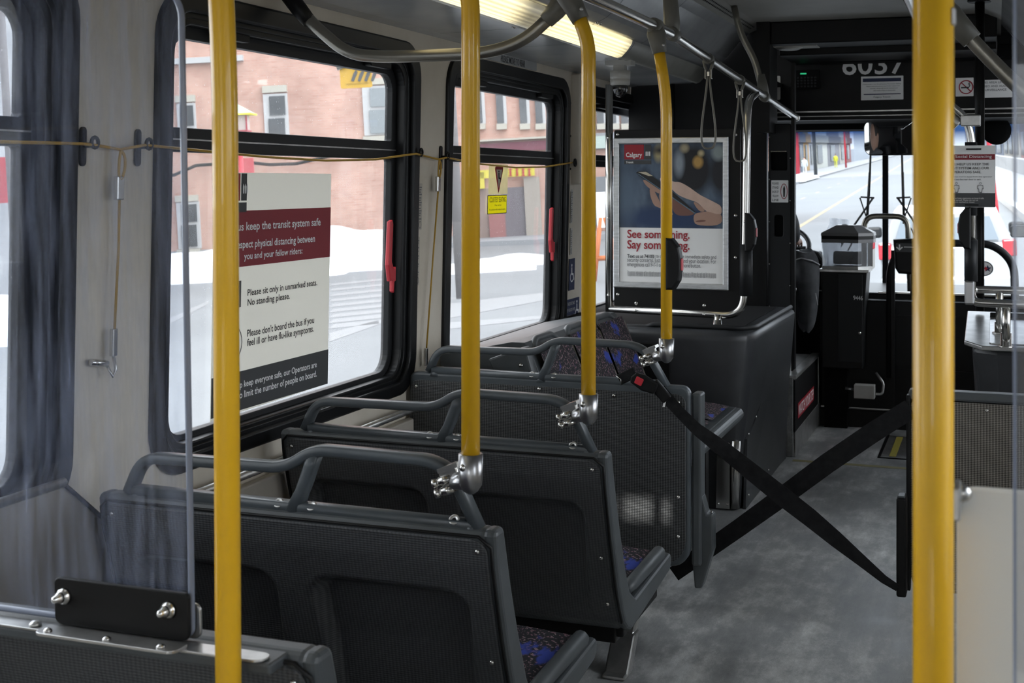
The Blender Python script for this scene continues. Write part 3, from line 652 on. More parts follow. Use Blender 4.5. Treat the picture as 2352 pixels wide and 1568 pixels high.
p1 = pole('grab_pole', [(-1.043, 1.66, 0), (-1.054, 1.66, 1.62), (-1.075, 1.66, 1.93)], PR, 0, 'leftmost yellow pole, closest to the acrylic screen, running the full height', None)
put('base_cup', MB().lathe((-1.043, 1.66, 0), (0, 0, 1), [(0, .04), (.006, .04), (.01, .024), (.05, .022)], 20), 'cast', p1)
top_fitting(p1, -1.070, 1.66, 1.87)
p2_ = pole('grab_pole', [(-.985, 2.445, .845), (-.985, 2.445, 1.82), (-1.03, 2.445, 1.90)], PR, 0, 'yellow pole clamped to the rail of the second double seat', g)
clamp(p2_, -.985, 2.445, .835, -1.043, 2.512, .830); top_fitting(p2_, -1.02, 2.445, 1.885)
p3 = pole('grab_pole', [(-.988, 3.265, .845), (-.988, 3.265, 1.795), (-1.016, 3.265, 1.87)], PR, 0, 'yellow pole clamped to the rail of the third double seat, bent below its grey fitting', g)
clamp(p3, -.988, 3.265, .830, -1.043, 3.322, .828); top_fitting(p3, -1.009, 3.265, 1.855)
p4 = pole('grab_pole', [(-1.018, 4.245, .88), (-1.018, 4.245, 1.71), (-1.043, 4.245, 1.87)], PR, 0, 'yellow pole carrying a grey stop button box, clamped to the perforated barrier', g)
clamp(p4, -1.018, 4.245, .862, -1.075, 4.297, .858); top_fitting(p4, -1.041, 4.245, 1.86)
def button_box(root, x, y, z, side=1):
    """stop request button housing clipped round a tube"""
    o = put('button_box', MB().curve(lambda u, v, w: Vector((x+side*u, y-w, z+v)), [[(-.004, -.085), (.022, -.085), (.040, -.055), (.045, -.02), (.045, .02), (.038, .055), (.016, .083), (-.004, .085)]], thick=.052, bev=.008), 'black', root)
    put('stop_button', MB().curve(lambda u, v, w: Vector((x+side*(.0455+w), y+u, z+v)), [rrect(-.015, .015, -.022, .018, .006)], thick=.004, bev=.001), 'lever_red', o, label='red push button')
    return o
button_box(p4, -1.012, 4.245, 1.170)
np_ = thing('grab_pole', 'thickest looking yellow pole in front right, nearest to the camera', 'pole', (-.057, 1.32, 0))
put('tube', MB().tube([(-.057, 1.32, 0), (-.057, 1.32, 2.28)], .0188, 32), 'yellow', np_)
put('base_cup', MB().lathe((-.057, 1.32, 0), (0, 0, 1), [(0, .04), (.006, .04), (.01, .024), (.05, .022)], 20), 'cast', np_)
put('panel_bracket', MB().box(-.047, -.0325, 1.318, 1.358, 1.118, 1.150), 'steel', np_, bev=.002)
put('clip', MB().box(-.041, -.0365, 1.31, 1.325, 1.587, 1.604), 'steel', np_, bev=.002)
# side screen of the rear doorway: white panel with an acrylic shield
sp_ = tag(put('door_screen', MB().curve(fy(1.36), [rrect(-.037, .66, .06, 1.143, [.01, .01, .01, .018])], thick=.012, bev=.002), 'white'), 'plain white panel at the lower right, bolted to the near yellow pole', 'panel')
_bq = atY(2211, 1132, 1.352); screw(sp_, (_bq.x, 1.353, _bq.z), (0, -1, 0), .009, name='bolt')
for bx in (0.1, .5): put('foot', MB().box(bx, bx+.03, 1.355, 1.385, 0, .07), 'steel', sp_)
ax_ = tag(put('acrylic_shield', MB().curve(fy(1.17), [rrect(.0145, .66, .32, 2.0, .01)], thick=.006), 'plexi2'), 'hazy clear acrylic sheet along the right edge of the view', 'screen')
put('edge', MB().box(.0125, .0150, 1.167, 1.175, .33, 1.99), 'plexi_edge', ax_)
put('foot', MB().box(.3, .34, 1.165, 1.177, 0, .325), 'steel', ax_)
put('foot', MB().box(.60, .70, 1.165, 1.177, 1.2, 1.25), 'steel', ax_)

# left acrylic screen on the nearest seat
YP = 1.735
scn = thing('acrylic_screen', 'scratched bluish acrylic screen bolted on top of the nearest seat', 'screen', (-1.5, YP, .73))
fp = lambda u, v, w: Vector((u, YP-.028-w+.03*(1.72-v), v))
scr = put('sheet', MB().curve(fp, [rrect(-1.93, -1.162, .745, 1.735, [.008, .01, .05, .03], 8)], thick=0.), 'plexi', scn)
edge = MB(); lp = rrect(-1.93, -1.160, .745, 1.737, [.008, .01, .05, .03], 8)
edge.tube([fp(u, v, 0) for u, v in lp], .0052, 8, closed=True)
put('edge', edge, 'plexi_edge', scn)
put('angle_plate', MB().curve(lambda u, v, w: fp(u, v, w+.012), [rrect(-1.405, -1.156, .738, .812, [.012, .012, .008, .01])], thick=.008, bev=.002), 'black', scn, label='dark metal mounting plate')
put('back_plate', MB().curve(lambda u, v, w: fp(u, v, w-.010), [rrect(-1.40, -1.150, .735, .79, [.01, .012, .012, .01])], thick=.006, bev=.0015), 'steel', scn)
put('angle_foot', MB().curve(lambda u, v, w: Vector((u, YP-.045+v, .7385+w)), [rrect(-1.405, -1.148, -.022, .018, [.014, .016, .004, .004])], thick=.005, bev=.001), 'steel', scn)
for bx in (-1.385, -1.190): screw(scn, fp(bx, .784, .016), (0, -1, 0), .014, 'chrome', 'bolt'); put('bolt_nut', MB().lathe(fp(bx, .784, .018), (-.1, -1, 0), [(0, .009), (.012, .009), (.016, .006), (.022, .005), (.024, .001)], 12), 'chrome', scn)
for bx in (-1.385, -1.275, -1.178): screw(scn, (bx, YP-.055, .741), (0, 0, 1), .007)
strip = put('top_strip', MB().curve(lambda u, v, w: Vector((u, 1.710+v, .7345+w)), [rrect(-1.90, -1.012, -.018, .018, .017)], thick=.004, bev=.001), 'steel', s0, label='white worn metal strip')
for bx in (-1.55, -1.43): screw(strip, (bx, 1.705, .737), (0, 0, 1), .010, 'steel')
put('strip_support', MB().box(-1.90, -1.0, 1.695, 1.755, .715, .732), 'seat_grey', s0, bev=.004)

# overhead rails
rl = thing('ceiling_rail', 'long steel grab rail running forward below the ceiling, ending at the driver', 'rail', (RX, 4, RZ))
put('tube', MB().tube(fillet([(RX, -.6, RZ), (RX, 4.47, RZ), (-1.035, 7.34, 1.79)], .12, 8), .0175, 20), 'chrome', rl)
put('end_cap', MB().lathe((-1.035, 7.335, 1.79), (0, 1, -.05), [(0, .0195), (.008, .022), (.02, .021), (.024, .012)], 18), 'chrome', rl)
def hang(pts, label, name='ceiling_stanchion', rad=.016, m='tube_grey'):
    r = thing(name, label, 'stanchion', tuple(pts[0]))
    put('tube', MB().tube(fillet(pts, .1, 6), rad, 18), m, r)
    return r
h1 = hang([(RX, 4.50, 1.95), (-1.062, 4.50, 2.02), (-1.08, 4.50, 2.284)], 'grey ceiling hanger clamping the long rail near the fourth yellow pole', rad=.017, m='fitting')
put('tee_fitting', MB().tube([(RX, 4.50, 1.955), (-1.060, 4.50, 1.99), (-1.066, 4.50, 2.09), (-1.07, 4.5, 2.11)], [.024, .029, .026, .02], 16).lathe((RX, 4.472, RZ), (0, 1, 0), [(0, .021), (.004, .025), (.052, .025), (.056, .021)], 20), 'fitting', h1)
h2 = hang([(-1.045, 6.35, 1.845), (-1.065, 6.35, 1.92), (-1.09, 6.35, 2.02), (-1.16, 6.35, 2.15), (-1.19, 6.35, 2.284)], 'dark grey curved hanger from ceiling to rail, next to the driver bulkhead')
put('tee_fitting', MB().tube([(-1.045, 6.35, 1.85), (-1.052, 6.35, 1.89), (-1.062, 6.35, 1.95)], [.024, .026, .019], 16).lathe((-1.044, 6.322, 1.846), (0, 1, -.055), [(0, .02), (.004, .025), (.052, .025), (.056, .02)], 20), 'fitting', h2)
lt = thing('cross_rail', 'bowed grey grab rail crossing from the wall to the ceiling rail above the third seat', 'rail', (-1.45, 3.33, 1.79))
lp = [(-1.90, 3.33, 1.975), (-1.833, 3.33, 1.893), (-1.715, 3.33, 1.797), (-1.60, 3.33, 1.785), (-1.30, 3.33, 1.785), (-1.19, 3.33, 1.812), (-1.085, 3.33, 1.90)]
put('tube', MB().tube(fillet(lp, .07, 8), .0172, 20), 'tube_grey', lt)
put('wall_fitting', MB().tube([(-1.925, 3.33, 1.99), (-1.90, 3.33, 1.968), (-1.868, 3.33, 1.930), (-1.835, 3.33, 1.893)], [.018, .024, .024, .0205], 16), 'black', lt)
put('tee_fitting', MB().tube([(-1.125, 3.33, 1.866), (-1.10, 3.33, 1.89), (-1.075, 3.33, 1.92), (RX, 3.33, 1.95)], [.022, .026, .03, .026], 16).lathe((RX, 3.302, RZ), (0, 1, 0), [(0, .021), (.004, .025), (.052, .025), (.056, .021)], 20), 'fitting', lt)
rt = thing('cross_rail', 'slanting bronze grey grab rail at the top right corner', 'rail', (0, 3.3, 1.7))
pr_ = [(-.125, 3.3, 1.86), (-.05, 3.3, 1.765), (.059, 3.3, 1.644), (.20, 3.3, 1.53), (.45, 3.3, 1.50), (.66, 3.3, 1.52)]
put('tube', MB().tube(fillet(pr_, .1, 8), .0175, 20), 'tube_grey', rt)
put('tee_fitting', MB().tube([(-.13, 3.3, 1.862), (-.105, 3.3, 1.833), (-.055, 3.3, 1.772)], [.026, .029, .024], 16), 'fitting', rt)
put('hanger', MB().tube(fillet([(-.12, 3.3, 1.85), (-.085, 3.3, 1.92), (-.06, 3.3, 2.02), (-.10, 3.3, 2.284)], .06, 6), .015, 16), 'fitting', rt)
rr = thing('ceiling_rail', 'steel ceiling rail on the right, mostly hidden by the near pole', 'rail', (-.175, 4, 1.86))
put('tube', MB().tube([(-.175, -.6, 1.87), (-.175, 5.2, 1.82)], .0175, 18), 'chrome', rr)

# hand straps
def strap(x, y, z, ln, label, grp='hand straps on the ceiling rail'):
    r = thing('hand_strap', label, 'hand strap', (x, y, z), grp)
    put('rail_loop', MB().lathe((x, y-.013, z), (0, 1, -.05), [(0, .019), (.002, .0215), (.024, .0215), (.026, .019)], 18).tube([(x-.019, y, z-.008), (x-.014, y, z-.030), (x-.007, y, z-.048)], .006, 8).tube([(x+.019, y, z-.008), (x+.014, y, z-.030), (x+.007, y, z-.048)], .006, 8), 'fitting', r)
    put('buckle', MB().box(x-.014, x-.009, y-.008, y+.008, z-.080, z-.042).box(x+.009, x+.014, y-.008, y+.008, z-.080, z-.042).box(x-.006, x+.006, y-.006, y+.006, z-.07, z-.05), 'chrome', r, bev=.002)
    pts = []
    for i in range(33):
        t = i/32*2*math.pi; s_ = math.sin(t/2); wv = .040*(s_**2.2)*math.copysign(1, math.pi-t)*abs(math.sin(t))**.6 if 0 < t < 2*math.pi else 0
        pts.append((x+wv+.005*math.copysign(1, math.pi-t)*(1-s_), y, z-.065-ln*(1-math.cos(t))/2))
    put('loop', MB().tube(pts, .0042, 10), 'strap', r)
    return r
def on_rail(y): return (-1.056+.021*(y-4.47)/2.87, y, 1.95-.16*(y-4.47)/2.87)
x, y, z = on_rail(5.08); strap(x, y, z, .285, 'grey loop hand strap hanging in front of the poster, the nearer of two')
x, y, z = on_rail(5.72); strap(x, y, z, .290, 'grey loop hand strap hanging beside the steel post, the farther of two')
strap(-.175, 4.98, 1.822, .33, 'loop hand strap half hidden behind the near yellow pole', None)

# ================================================================== PARTITION WITH POSTER
YQ = 5.88
pt = thing('partition', 'black partition on a bent stainless tube frame, holding the phone poster', 'partition', (-1.4, YQ, .84))
put('tube_frame', MB().tube([(-1.680, YQ, 1.885), (-1.680, YQ, .836)], .0175, 16).tube(fillet([(-1.680, YQ, .853), (-1.060, YQ, .840), (-1.051, YQ, 1.22), (-1.045, YQ, 1.647), (-1.045, YQ+.03, 1.80), (-1.043, YQ+.22, 1.845)], .09, 8), .0175, 18), 'chrome', pt)
_fx = atY(1648, 750, YQ-.02).x
put('post_foot', MB().tube([(_fx, YQ-.01, .842), (_fx, YQ-.02, .79)], .016, 16).lathe((_fx, YQ-.02, .787), (0, 0, 1), [(0, .033), (.006, .032), (.008, .019), (.035, .0185)], 16), 'chrome', pt)
pp = put('board', MB().curve(fy(YQ+.0), [rrect(-1.655, -1.073,   .858, 1.675, .01)], thick=.012, bev=.002), 'black', pt)
for sx, sz in ((-1.637, 1.655), (-1.637, .92), (-1.55, .882), (-1.235, .882), (-1.094, 1.647), (-1.094, 1.287), (-1.094, 1.10)): screw(pp, (sx, YQ-.006, sz), (0, -1, 0), .009)
for sx, sz in ((-1.680, 1.64), (-1.680, 1.27), (-1.680, .915), (-1.55, .850), (-1.235, .842), (-1.051, 1.26)): screw(pt, (sx, YQ-.016, sz), (0, -1, 0), .006)
gp = thing('button_box_mount', 'black foam grip and stop button on the stainless post beside the poster', 'grip', (-1.16, YQ, .85))
put('foam_grip', MB().tube([(-1.049, YQ, .930), (-1.049, YQ, 1.160)], .029, 20), 'rubber', gp)
button_box(gp, -1.045, YQ-.012, 1.215)
# poster frame
f = fy(YQ-.012)
fr_ = tag(put('snap_frame', MB().curve(f, [rrect(-1.655, -1.124, .953, 1.638, .002), rrect(-1.629, -1.149, .980, 1.611, .001)], thick=.018, bev=.004), 'aluminium'), 'silver aluminium poster frame on the black partition, around the phone poster', 'frame')
def F(off): return lambda u, v, w: f(u, v, w+off)
ps = tag(put('poster', MB().curve(F(-.002), [rrect(-1.634, -1.144, .975, 1.616, .001)], thick=.002), 'white_print'), 'transit poster with a hand holding a phone, red heading See something. Say something.', 'poster')
mph = mat('poster_photo', (.05, .07, .12), .5)
_org = Vector((-1.389, YQ-.012, .975))
_f = noise(mph, coords(mph, (1.5, 1, .7)), 9, 3, .5); _c = ramp(mph, _f, [(.3, (.030, .045, .075)), (.5, (.07, .105, .165)), (.7, (.14, .19, .26))])
for bx, by, rx_, ry_, cc_, kk in ((1540, 500, 150, 36, (.016, .040, .11), 1.4), (1440, 440, 40, 90, (.10, .145, .21), .9), (1590, 390, 60, 75, (.006, .007, .012), 1.6), (1655, 400, 32, 60, (.012, .014, .022), 1.4), (1560, 375, 16, 40, (.30, .35, .42), 1.0), (1572, 340, 14, 14, (.42, .36, .24), 1.0),
        (1603, 372, 15, 18, (.55, .33, .10), 1.3), (1650, 350, 20, 24, (.30, .36, .38), 1.2), (1512, 352, 14, 26, (.45, .38, .20), 1.0), (1520, 345, 40, 14, (.02, .02, .03), .8), (1610, 352, 10, 10, (.6, .5, .3), .9), (1480, 400, 18, 20, (.02, .03, .05), .8)):
    pc = atY(bx, by, YQ-.012)-_org; mpn = N(mph, 'ShaderNodeMapping'); tcn = N(mph, 'ShaderNodeTexCoord'); L(mph, tcn.outputs['Object'], mpn.inputs['Vector'])
    kx_, kz_ = FPX/5.9/rx_, FPX/5.9/ry_; mpn.inputs['Scale'].default_value = (kx_, 0, kz_); mpn.inputs['Location'].default_value = (-pc.x*kx_, 0, -pc.z*kz_)
    gr_ = N(mph, 'ShaderNodeTexGradient', gradient_type='SPHERICAL'); L(mph, mpn.outputs[0], gr_.inputs[0])
    mk = N(mph, 'ShaderNodeMath', operation='MULTIPLY', use_clamp=True); L(mph, gr_.outputs['Fac'], mk.inputs[0]); mk.inputs[1].default_value = kk*1.5
    mm = N(mph, 'ShaderNodeMix', data_type='RGBA'); L(mph, mk.outputs[0], mm.inputs['Factor']); L(mph, _c, mm.inputs['A']); mm.inputs['B'].default_value = (*cc_, 1); _c = mm.outputs['Result']
L(mph, _c, bsdf(mph).inputs['Base Color'])
put('photo', MB().curve(F(-.0005), [rrect(-1.627, -1.151, 1.228, 1.613, .001)], thick=.0012), mph, ps)
def qx(px_, py_): p = atY(px_, py_, YQ-.012); return (p.x, p.z)
def poly(pts): return [qx(a, b) for a, b in pts]
def smooth(pts, it=2):
    for _ in range(it):
        o_ = []
        for i in range(len(pts)):
            a, b = pts[i], pts[(i+1) % len(pts)]
            o_ += [(a[0]*.75+b[0]*.25, a[1]*.75+b[1]*.25), (a[0]*.25+b[0]*.75, a[1]*.25+b[1]*.75)]
        pts = o_
    return pts
M['skin_shade'] = mat('printed_skin_shade', (.20, .095, .075), .6); M['skin_mid'] = mat('printed_skin_mid', (.44, .27, .21), .6); M['skin_lit'] = mottled('printed_skin_light', (.60, .42, .34), (.68, .49, .41), 20, .6)
def pp_(nm, m, off, *polys):
    q_ = MB()
    for n_, pg in enumerate(polys): q_.curve(F(off+.00006*n_), [smooth(poly(pg))], thick=.00005)
    put(nm, q_, m, ps)
def pz(*q_): return [(1380+a_/3.267, 280+b_/3.267) for a_, b_ in q_]
pp_('printed_palm', 'skin_shade', .0006, pz((520, 560), (560, 560), (600, 600), (660, 640), (705, 680), (690, 700), (610, 705), (560, 695), (530, 640)))
pp_('printed_fingers', 'skin_mid', .0009, pz((310, 432), (345, 438), (462, 515), (455, 545), (400, 520), (345, 485)), pz((366, 500), (378, 482), (394, 492), (408, 530), (446, 600), (462, 652), (430, 640), (398, 626), (372, 560)), pz((436, 540), (450, 524), (466, 534), (480, 590), (528, 668), (548, 700), (505, 690), (462, 650), (442, 590)))
pp_('printed_hand', 'skin_lit', .0013, pz((440, 418), (480, 415), (545, 450), (590, 448), (660, 485), (740, 545), (800, 575), (860, 605), (908, 632), (908, 700), (840, 690), (790, 672), (735, 610), (690, 590), (640, 575), (575, 545), (520, 490), (450, 450)))
pp_('printed_wrist', 'skin_mid', .0015, pz((700, 690), (745, 678), (800, 668), (860, 690), (910, 690), (910, 778), (715, 778), (695, 735)))
pp_('printed_thumb', 'skin_mid', .0017, pz((690, 600), (715, 600), (785, 660), (770, 675), (735, 668)))
pp_('printed_crease', 'skin_shade', .0019, pz((700, 745), (760, 732), (800, 742), (740, 755)))
put('printed_phone', MB().curve(F(.0023), [poly([(1461, 396), (1466, 402), (1598, 491), (1597, 486), (1562, 455), (1520, 420), (1485, 394), (1468, 393)])], thick=.0002), 'ink', ps)
put('printed_phone_screen', MB().curve(F(.0026), [poly([(1466, 395), (1484, 394.5), (1500, 404), (1490, 404)])], thick=.0002), mat('printed_glare', (.62, .55, .42), .5), ps)
put('printed_phone_rim', MB().curve(F(.0026), [poly([(1463, 398), (1467, 399), (1598, 489), (1597, 491)])], thick=.0002), mat('printed_blue_rim', (.12, .20, .28), .5), ps)
put('logo_red', MB().curve(F(.001), [poly([(1434, 332), (1479, 332), (1479, 366), (1434, 366)])], thick=.0006), 'red', ps)
lgd = MB().curve(F(.001), [poly([(1481, 332), (1496, 332), (1496, 366), (1481, 366)])], thick=.0006).curve(F(.001), [poly([(1434, 368), (1496, 368), (1496, 377), (1434, 377)])], thick=.0006)
put('logo_dark', lgd, 'charcoal', ps)
def T(s, box, off=.0018, m_=False):     # text fitted to a pixel box on the poster plane
    a = qx(box[0], box[3]); b = qx(box[2], box[1]); return (lambda mb: mb.curve(F(off), text=s, fit=(a[0], b[0], a[1], b[1]), bold=.015 if m_ else .002))
tw = MB()
for s_, bx in (('Calgary', (1438, 350, 1475, 364)), ('Transit', (1438, 370, 1455, 375))): T(s_, bx, m_=True)(tw)
for cx_ in (1484.5, 1488.5, 1492.5):    # small crest
    a = qx(cx_-1.3, 358); b = qx(cx_+1.3, 349); tw.curve(F(.0018), [[(a[0], a[1]), (b[0], a[1]), (b[0], b[1]), ((a[0]+b[0])/2, b[1]+.004), (a[0], b[1])]], thick=.0004)
put('logo_lettering', tw, 'white_print', ps)
th_ = MB(); T('See something.', (1441, 529, 1584, 552), m_=True)(th_); T('Say something.', (1441, 553, 1584, 577), m_=True)(th_)
put('heading', th_, 'red', ps)
tb = MB(); T('Text us at 74100', (1441, 584.5, 1502, 592), m_=True)(tb); put('bold_line', tb, 'charcoal', ps)
tb = MB(); T('to discreetly report immediate safety and', (1506, 586, 1645, 594))(tb)
T('security concerns. Just text the issue and your location. For', (1441, 595, 1645, 604))(tb); T('emergencies call 9-1-1 or use the help phone/button.', (1441, 605, 1610, 614))(tb)
for yy in (626, 629.5, 633): T('The personal information will be collected pursuant to the Freedom of Information and Protection of Privacy Act and used for the purpose', (1441, yy, 1645, yy+2.2))(tb)
put('body_text', tb, 'grey_ink', ps)
# wall behind: column and driver barrier door
cl_ = thing('driver_barrier', 'narrow dark grey driver door panel with two black slots and a sticker', 'door', (-1.1, 7.2, .66))
put('panel', MB().curve(fy(7.24), [rrect(-1.168, -1.045, .68, 1.752, .015), rrect(-1.155, -1.065, 1.50, 1.60, .01), rrect(-1.135, -1.088, 1.14, 1.255, .012)], thick=.02, bev=.004), 'rubber', cl_)
put('slot_back', MB().box(-1.16, -1.05, 7.25, 7.26, 1.10, 1.62), 'black_matt', cl_)
put('edge_post', MB().box(-1.044, -1.025, 7.22, 7.27, .3, 2.08), 'black', cl_)
put('hinge_post', MB().box(-1.195, -1.175, 7.22, 7.26, .45, 2.08), 'black', cl_)
put('glint_bar', MB().box(-1.155, -1.07, 7.228, 7.232, 1.600, 1.603), 'chrome', cl_)
for i in range(9): screw(cl_, (-1.162+.112*(i % 2), 7.229, .76+.115*i), (0, -1, 0), .0035, 'steel', 'rivet')
fs_ = fy(7.228)
decal('sticker', [('sticker', MB().curve(fs_, [rrect(-1.152, -1.060, 1.325, 1.445, .004)], thick=.001), 'white_print'),
    ('border', MB().curve(lambda u, v, w: fs_(u, v, w+.001), [circ(-1.083, 1.385, .019, ry=.042), circ(-1.083, 1.385, .016, ry=.038)], thick=.0006), 'red'),
    ('figure', MB().curve(lambda u, v, w: fs_(u, v, w+.001), [[(-1.087, 1.355), (-1.079, 1.355), (-1.077, 1.40), (-1.082, 1.418), (-1.088, 1.40)]], thick=.0006), 'ink'),
    ('lettering', (lambda mb: [mb.curve(lambda u, v, w: fs_(u, v, w+.001), text=t, fit=(-1.146, -1.112, 1.434-.0225*i-.012, 1.434-.0225*i)) for i, t in enumerate(('PLEASE', 'STAND', 'BACK OF', 'YELLOW', 'LINE'))][-1])(MB()), 'ink')],
    'small white sticker reading PLEASE STAND BACK OF YELLOW LINE on the driver door panel', 'sticker')

# ================================================================== WHEEL HOUSINGS, PLATFORM
wh = thing('wheel_housing', 'large dark grey wheel housing with a tapering rounded corner beneath the poster partition', 'wheel housing', (-1.5, 6.3, 0))
top = [(-1.96, 5.75), (-1.30, 5.75), (-1.10, 5.76), (-1.03, 5.80), (-1.00, 5.88), (-.985, 6.95), (-1.96, 6.97)]
bot = [(-1.96, 5.76), (-1.30, 5.76), (-1.14, 5.76), (-1.085, 5.765), (-1.06, 5.80), (-1.03, 6.95), (-1.96, 6.97)]
mb = MB(); n = 7
lv = [(0, 1.0), (.3, .8), (.55, .35), (.735, .02), (.765, 0)]
vs = []
for z, k in lv:
    for (tx, ty), (bx_, by_) in zip(top, bot): vs.append((tx*(1-k)+bx_*k, ty*(1-k)+by_*k, z))
for tx, ty in top: vs.append((tx-.03 if tx > -1.9 else tx, ty+.03 if ty < 6 else ty, .785))
fs = [(i*n+j, i*n+(j+1) % n, (i+1)*n+(j+1) % n, (i+1)*n+j) for i in range(5) for j in range(n)]+[tuple(5*n+j for j in range(n))]
mb.add(vs, fs, True)
hs = put('housing', mb, 'housing', wh)
hs.modifiers.new('bevel', 'BEVEL').width = .008
put('raised_lip', MB().tube(fillet([(-1.93, 5.80, .782), (-1.48, 5.80, .782), (-1.455, 5.80, .795), (-1.06, 5.80, .795), (-1.01, 5.88, .79), (-1.0, 6.9, .79)], .05), .012, 10), 'rubber', wh)
put('recess_shade_patch', MB().box(-1.94, -1.07, 5.85, 6.92, .786, .789), 'black_matt', wh)  # flat black patch standing in for the shaded recess behind the lip
put('recess_panel', MB().box(-1.93, -1.36, 5.742, 5.752, .42, .72), 'black', wh, bev=.006)
put('corner_guard', MB().curve(fy(5.742), [[(-1.155, .01), (-1.095, .01), (-1.095, .30), (-1.150, .30)]], thick=.006).tube([(-1.078, 5.768, .01), (-1.074, 5.768, .305)], .021, 16), 'chrome', wh)
for sx, sz in ((-1.145, .03), (-1.105, .03), (-1.10, .28)): screw(wh, (sx, 5.738, sz), (0, -1, 0), .006)
shp = [(5.80, .0), (6.95, .0), (6.95, .40), (6.80, .56), (6.5, .50), (6.2, .42), (6.0, .34), (5.84, .30)]
put('side_plate', MB().prism(shp, lambda u, v, w: Vector((-1.047+.05*max(0, v-.3)*1.0+w, u, v)), .0, .012), 'housing', wh)
for y, z in ((5.86, .32), (6.05, .365), (6.25, .42), (6.5, .485), (6.7, .52), (5.86, .05), (6.4, .05), (6.9, .05)): screw(wh, (-1.034, y, z), (1, 0, 0), .006)
pl = thing('driver_platform', 'raised driver platform with a scuffed metal edge and warning sign', 'platform', (-1.45, 7.45, 0))
put('step', MB().box(-1.96, -1.0, 6.98, 7.96, 0, .415), 'floor', pl, bev=.004)
put('side_sheet', MB().box(-.998, -.990, 6.99, 7.95, .02, .40), 'black', pl, bev=.002)
put('nosing', MB().box(-1.03, -.985, 6.985, 7.96, .405, .425).box(-1.0, -.985, 7.93, 7.965, .0, .42).box(-1.01, -.988, 6.99, 7.95, 0.0, .13), 'steel', pl, bev=.003)
fx_ = fx(-.988)
ws_ = put('warning_sign', MB().curve(fx_, [rrect(7.08, 7.72, .185, .265, .003)], thick=.002), 'red', pl, label='red sign with white letters')
put('lettering', MB().curve(fx(-.9865), text='WATCH YOUR STEP', fit=(7.10, 7.70, .196, .254)), 'white_print', ws_)
# right wheel housing and rails
wr = thing('wheel_housing', 'dark wheel housing at the right with a pale sloping metal lid', 'wheel housing', (.3, 6.2, 0))
mb = MB(); top = [(-.10, 5.90), (.0, 5.83), (.69, 5.83), (.69, 7.0), (-.12, 7.0)]; bot = [(-.02, 5.92), (.04, 5.86), (.69, 5.86), (.69, 7.0), (-.08, 7.0)]
vs = [(*p, 0) for p in bot]+[(*p, .74) for p in top]; mb.add(vs, [(j, (j+1) % 5, 5+(j+1) % 5, 5+j) for j in range(5)]+[(5, 6, 7, 8, 9)])
put('housing', mb, 'housing', wr, bev=.02)
lid = MB().curve(lambda u, v, w: Vector((u, 5.80+v, .748+.10*v+w)), [[(-.13, .10), (-.06, .005), (.69, .005), (.69, .75), (-.13, .75)]], thick=.02, bev=.005)
put('lid', lid, 'steel', wr)
put('lid_label', MB().curve(lambda u, v, w: Vector((u, 5.80+v, .760+.10*v+w)), [rrect(-.03, .5, .05, .55, .02)], thick=.003, bev=.001), 'aluminium', wr)
put('lid_rim', MB().box(-.03, .6, 6.42, 6.46, .80, .84), 'black', wr, bev=.005)
rw = thing('wheelchair_rail', 'double stainless guard rail above the right wheel housing', 'rail', (.2, 5.8, .76))
put('rear_tube', MB().tube(fillet([(.60, 6.02, .975), (-.10, 6.02, .975), (-.105, 5.72, .96)], .03), .016, 14), 'chrome', rw)
put('front_tube', MB().tube(fillet([(.60, 5.72, .935), (-.09, 5.72, .945), (-.102, 5.76, .985)], .03), .0175, 14), 'chrome', rw)
put('post', MB().tube([(.035, 5.76, .765), (.035, 5.73, .935)], .017, 14).lathe((.035, 5.76, .762), (0, 0, 1), [(0, .03), (.006, .03), (.008, .021), (.06, .021)], 14), 'chrome', rw)
put('post', MB().tube([(.01, 6.06, .79), (.01, 6.02, .975)], .016, 14).lathe((.01, 6.06, .785), (0, 0, 1), [(0, .03), (.006, .03), (.008, .02), (.05, .02)], 14), 'chrome', rw)
put('corner_fitting', MB().box(-.125, -.085, 5.70, 5.76, .935, 1.035), 'cast', rw, bev=.008)
ps2 = thing('front_post', 'dark post with foam grip carrying the distancing sign, right of the near pole', 'pole', (-.10, 5.73, 1.0))
put('foam_grip', MB().tube([(-.100, 5.73, 1.03), (-.100, 5.73, 1.20)], .026, 16).tube([(-.100, 5.73, 1.30), (-.100, 5.73, 1.60)], .024, 16), 'rubber', ps2)
put('tube', MB().tube(fillet([(-.098, 5.73, .99), (-.098, 5.73, 1.62), (-.12, 5.72, 1.70), (-.20, 5.70, 1.77), (-.26, 5.68, 1.79)], .08), .0165, 16), 'chrome', ps2)
put('clamp', MB().box(-.14, -.062, 5.70, 5.75, 1.665, 1.71).tube([(-.20, 5.72, 1.72), (-.15, 5.72, 1.67)], .024, 12), 'steel', ps2, bev=.004)
button_box(ps2, -.104, 5.70, 1.25, side=-1)
up = thing('ceiling_post', 'thin black post rising to a flange on the ceiling, right of the near pole', 'pole', (-.073, 6.5, 1.7))
put('tube', MB().tube([(-.075, 6.5, 1.42), (-.075, 6.5, 2.272)], .022, 14), 'black', up); put('flange', MB().lathe((-.075, 6.5, 2.268), (0, 0, 1), [(0, .05), (.005, .055), (.016, .055)], 16), 'black', up)
put('post_base', MB().tube([(-.075, 6.5, .84), (-.075, 6.5, 1.42)], .02, 12), 'black', up)
fq = fy(5.685)
def Q(off): return lambda u, v, w: fq(u, v, w+off)
sd = tag(put('distancing_sign', MB().curve(fq, [rrect(-.262, -.006, 1.334, 1.585, .003)], thick=.003), 'white_print'), 'white and red social distancing sign hanging from the front post', 'sign')
put('red_band', MB().curve(Q(.002), [[(-.262, 1.527), (-.008, 1.527), (-.008, 1.549), (-.262, 1.549)]], thick=.0008), 'maroon', sd)
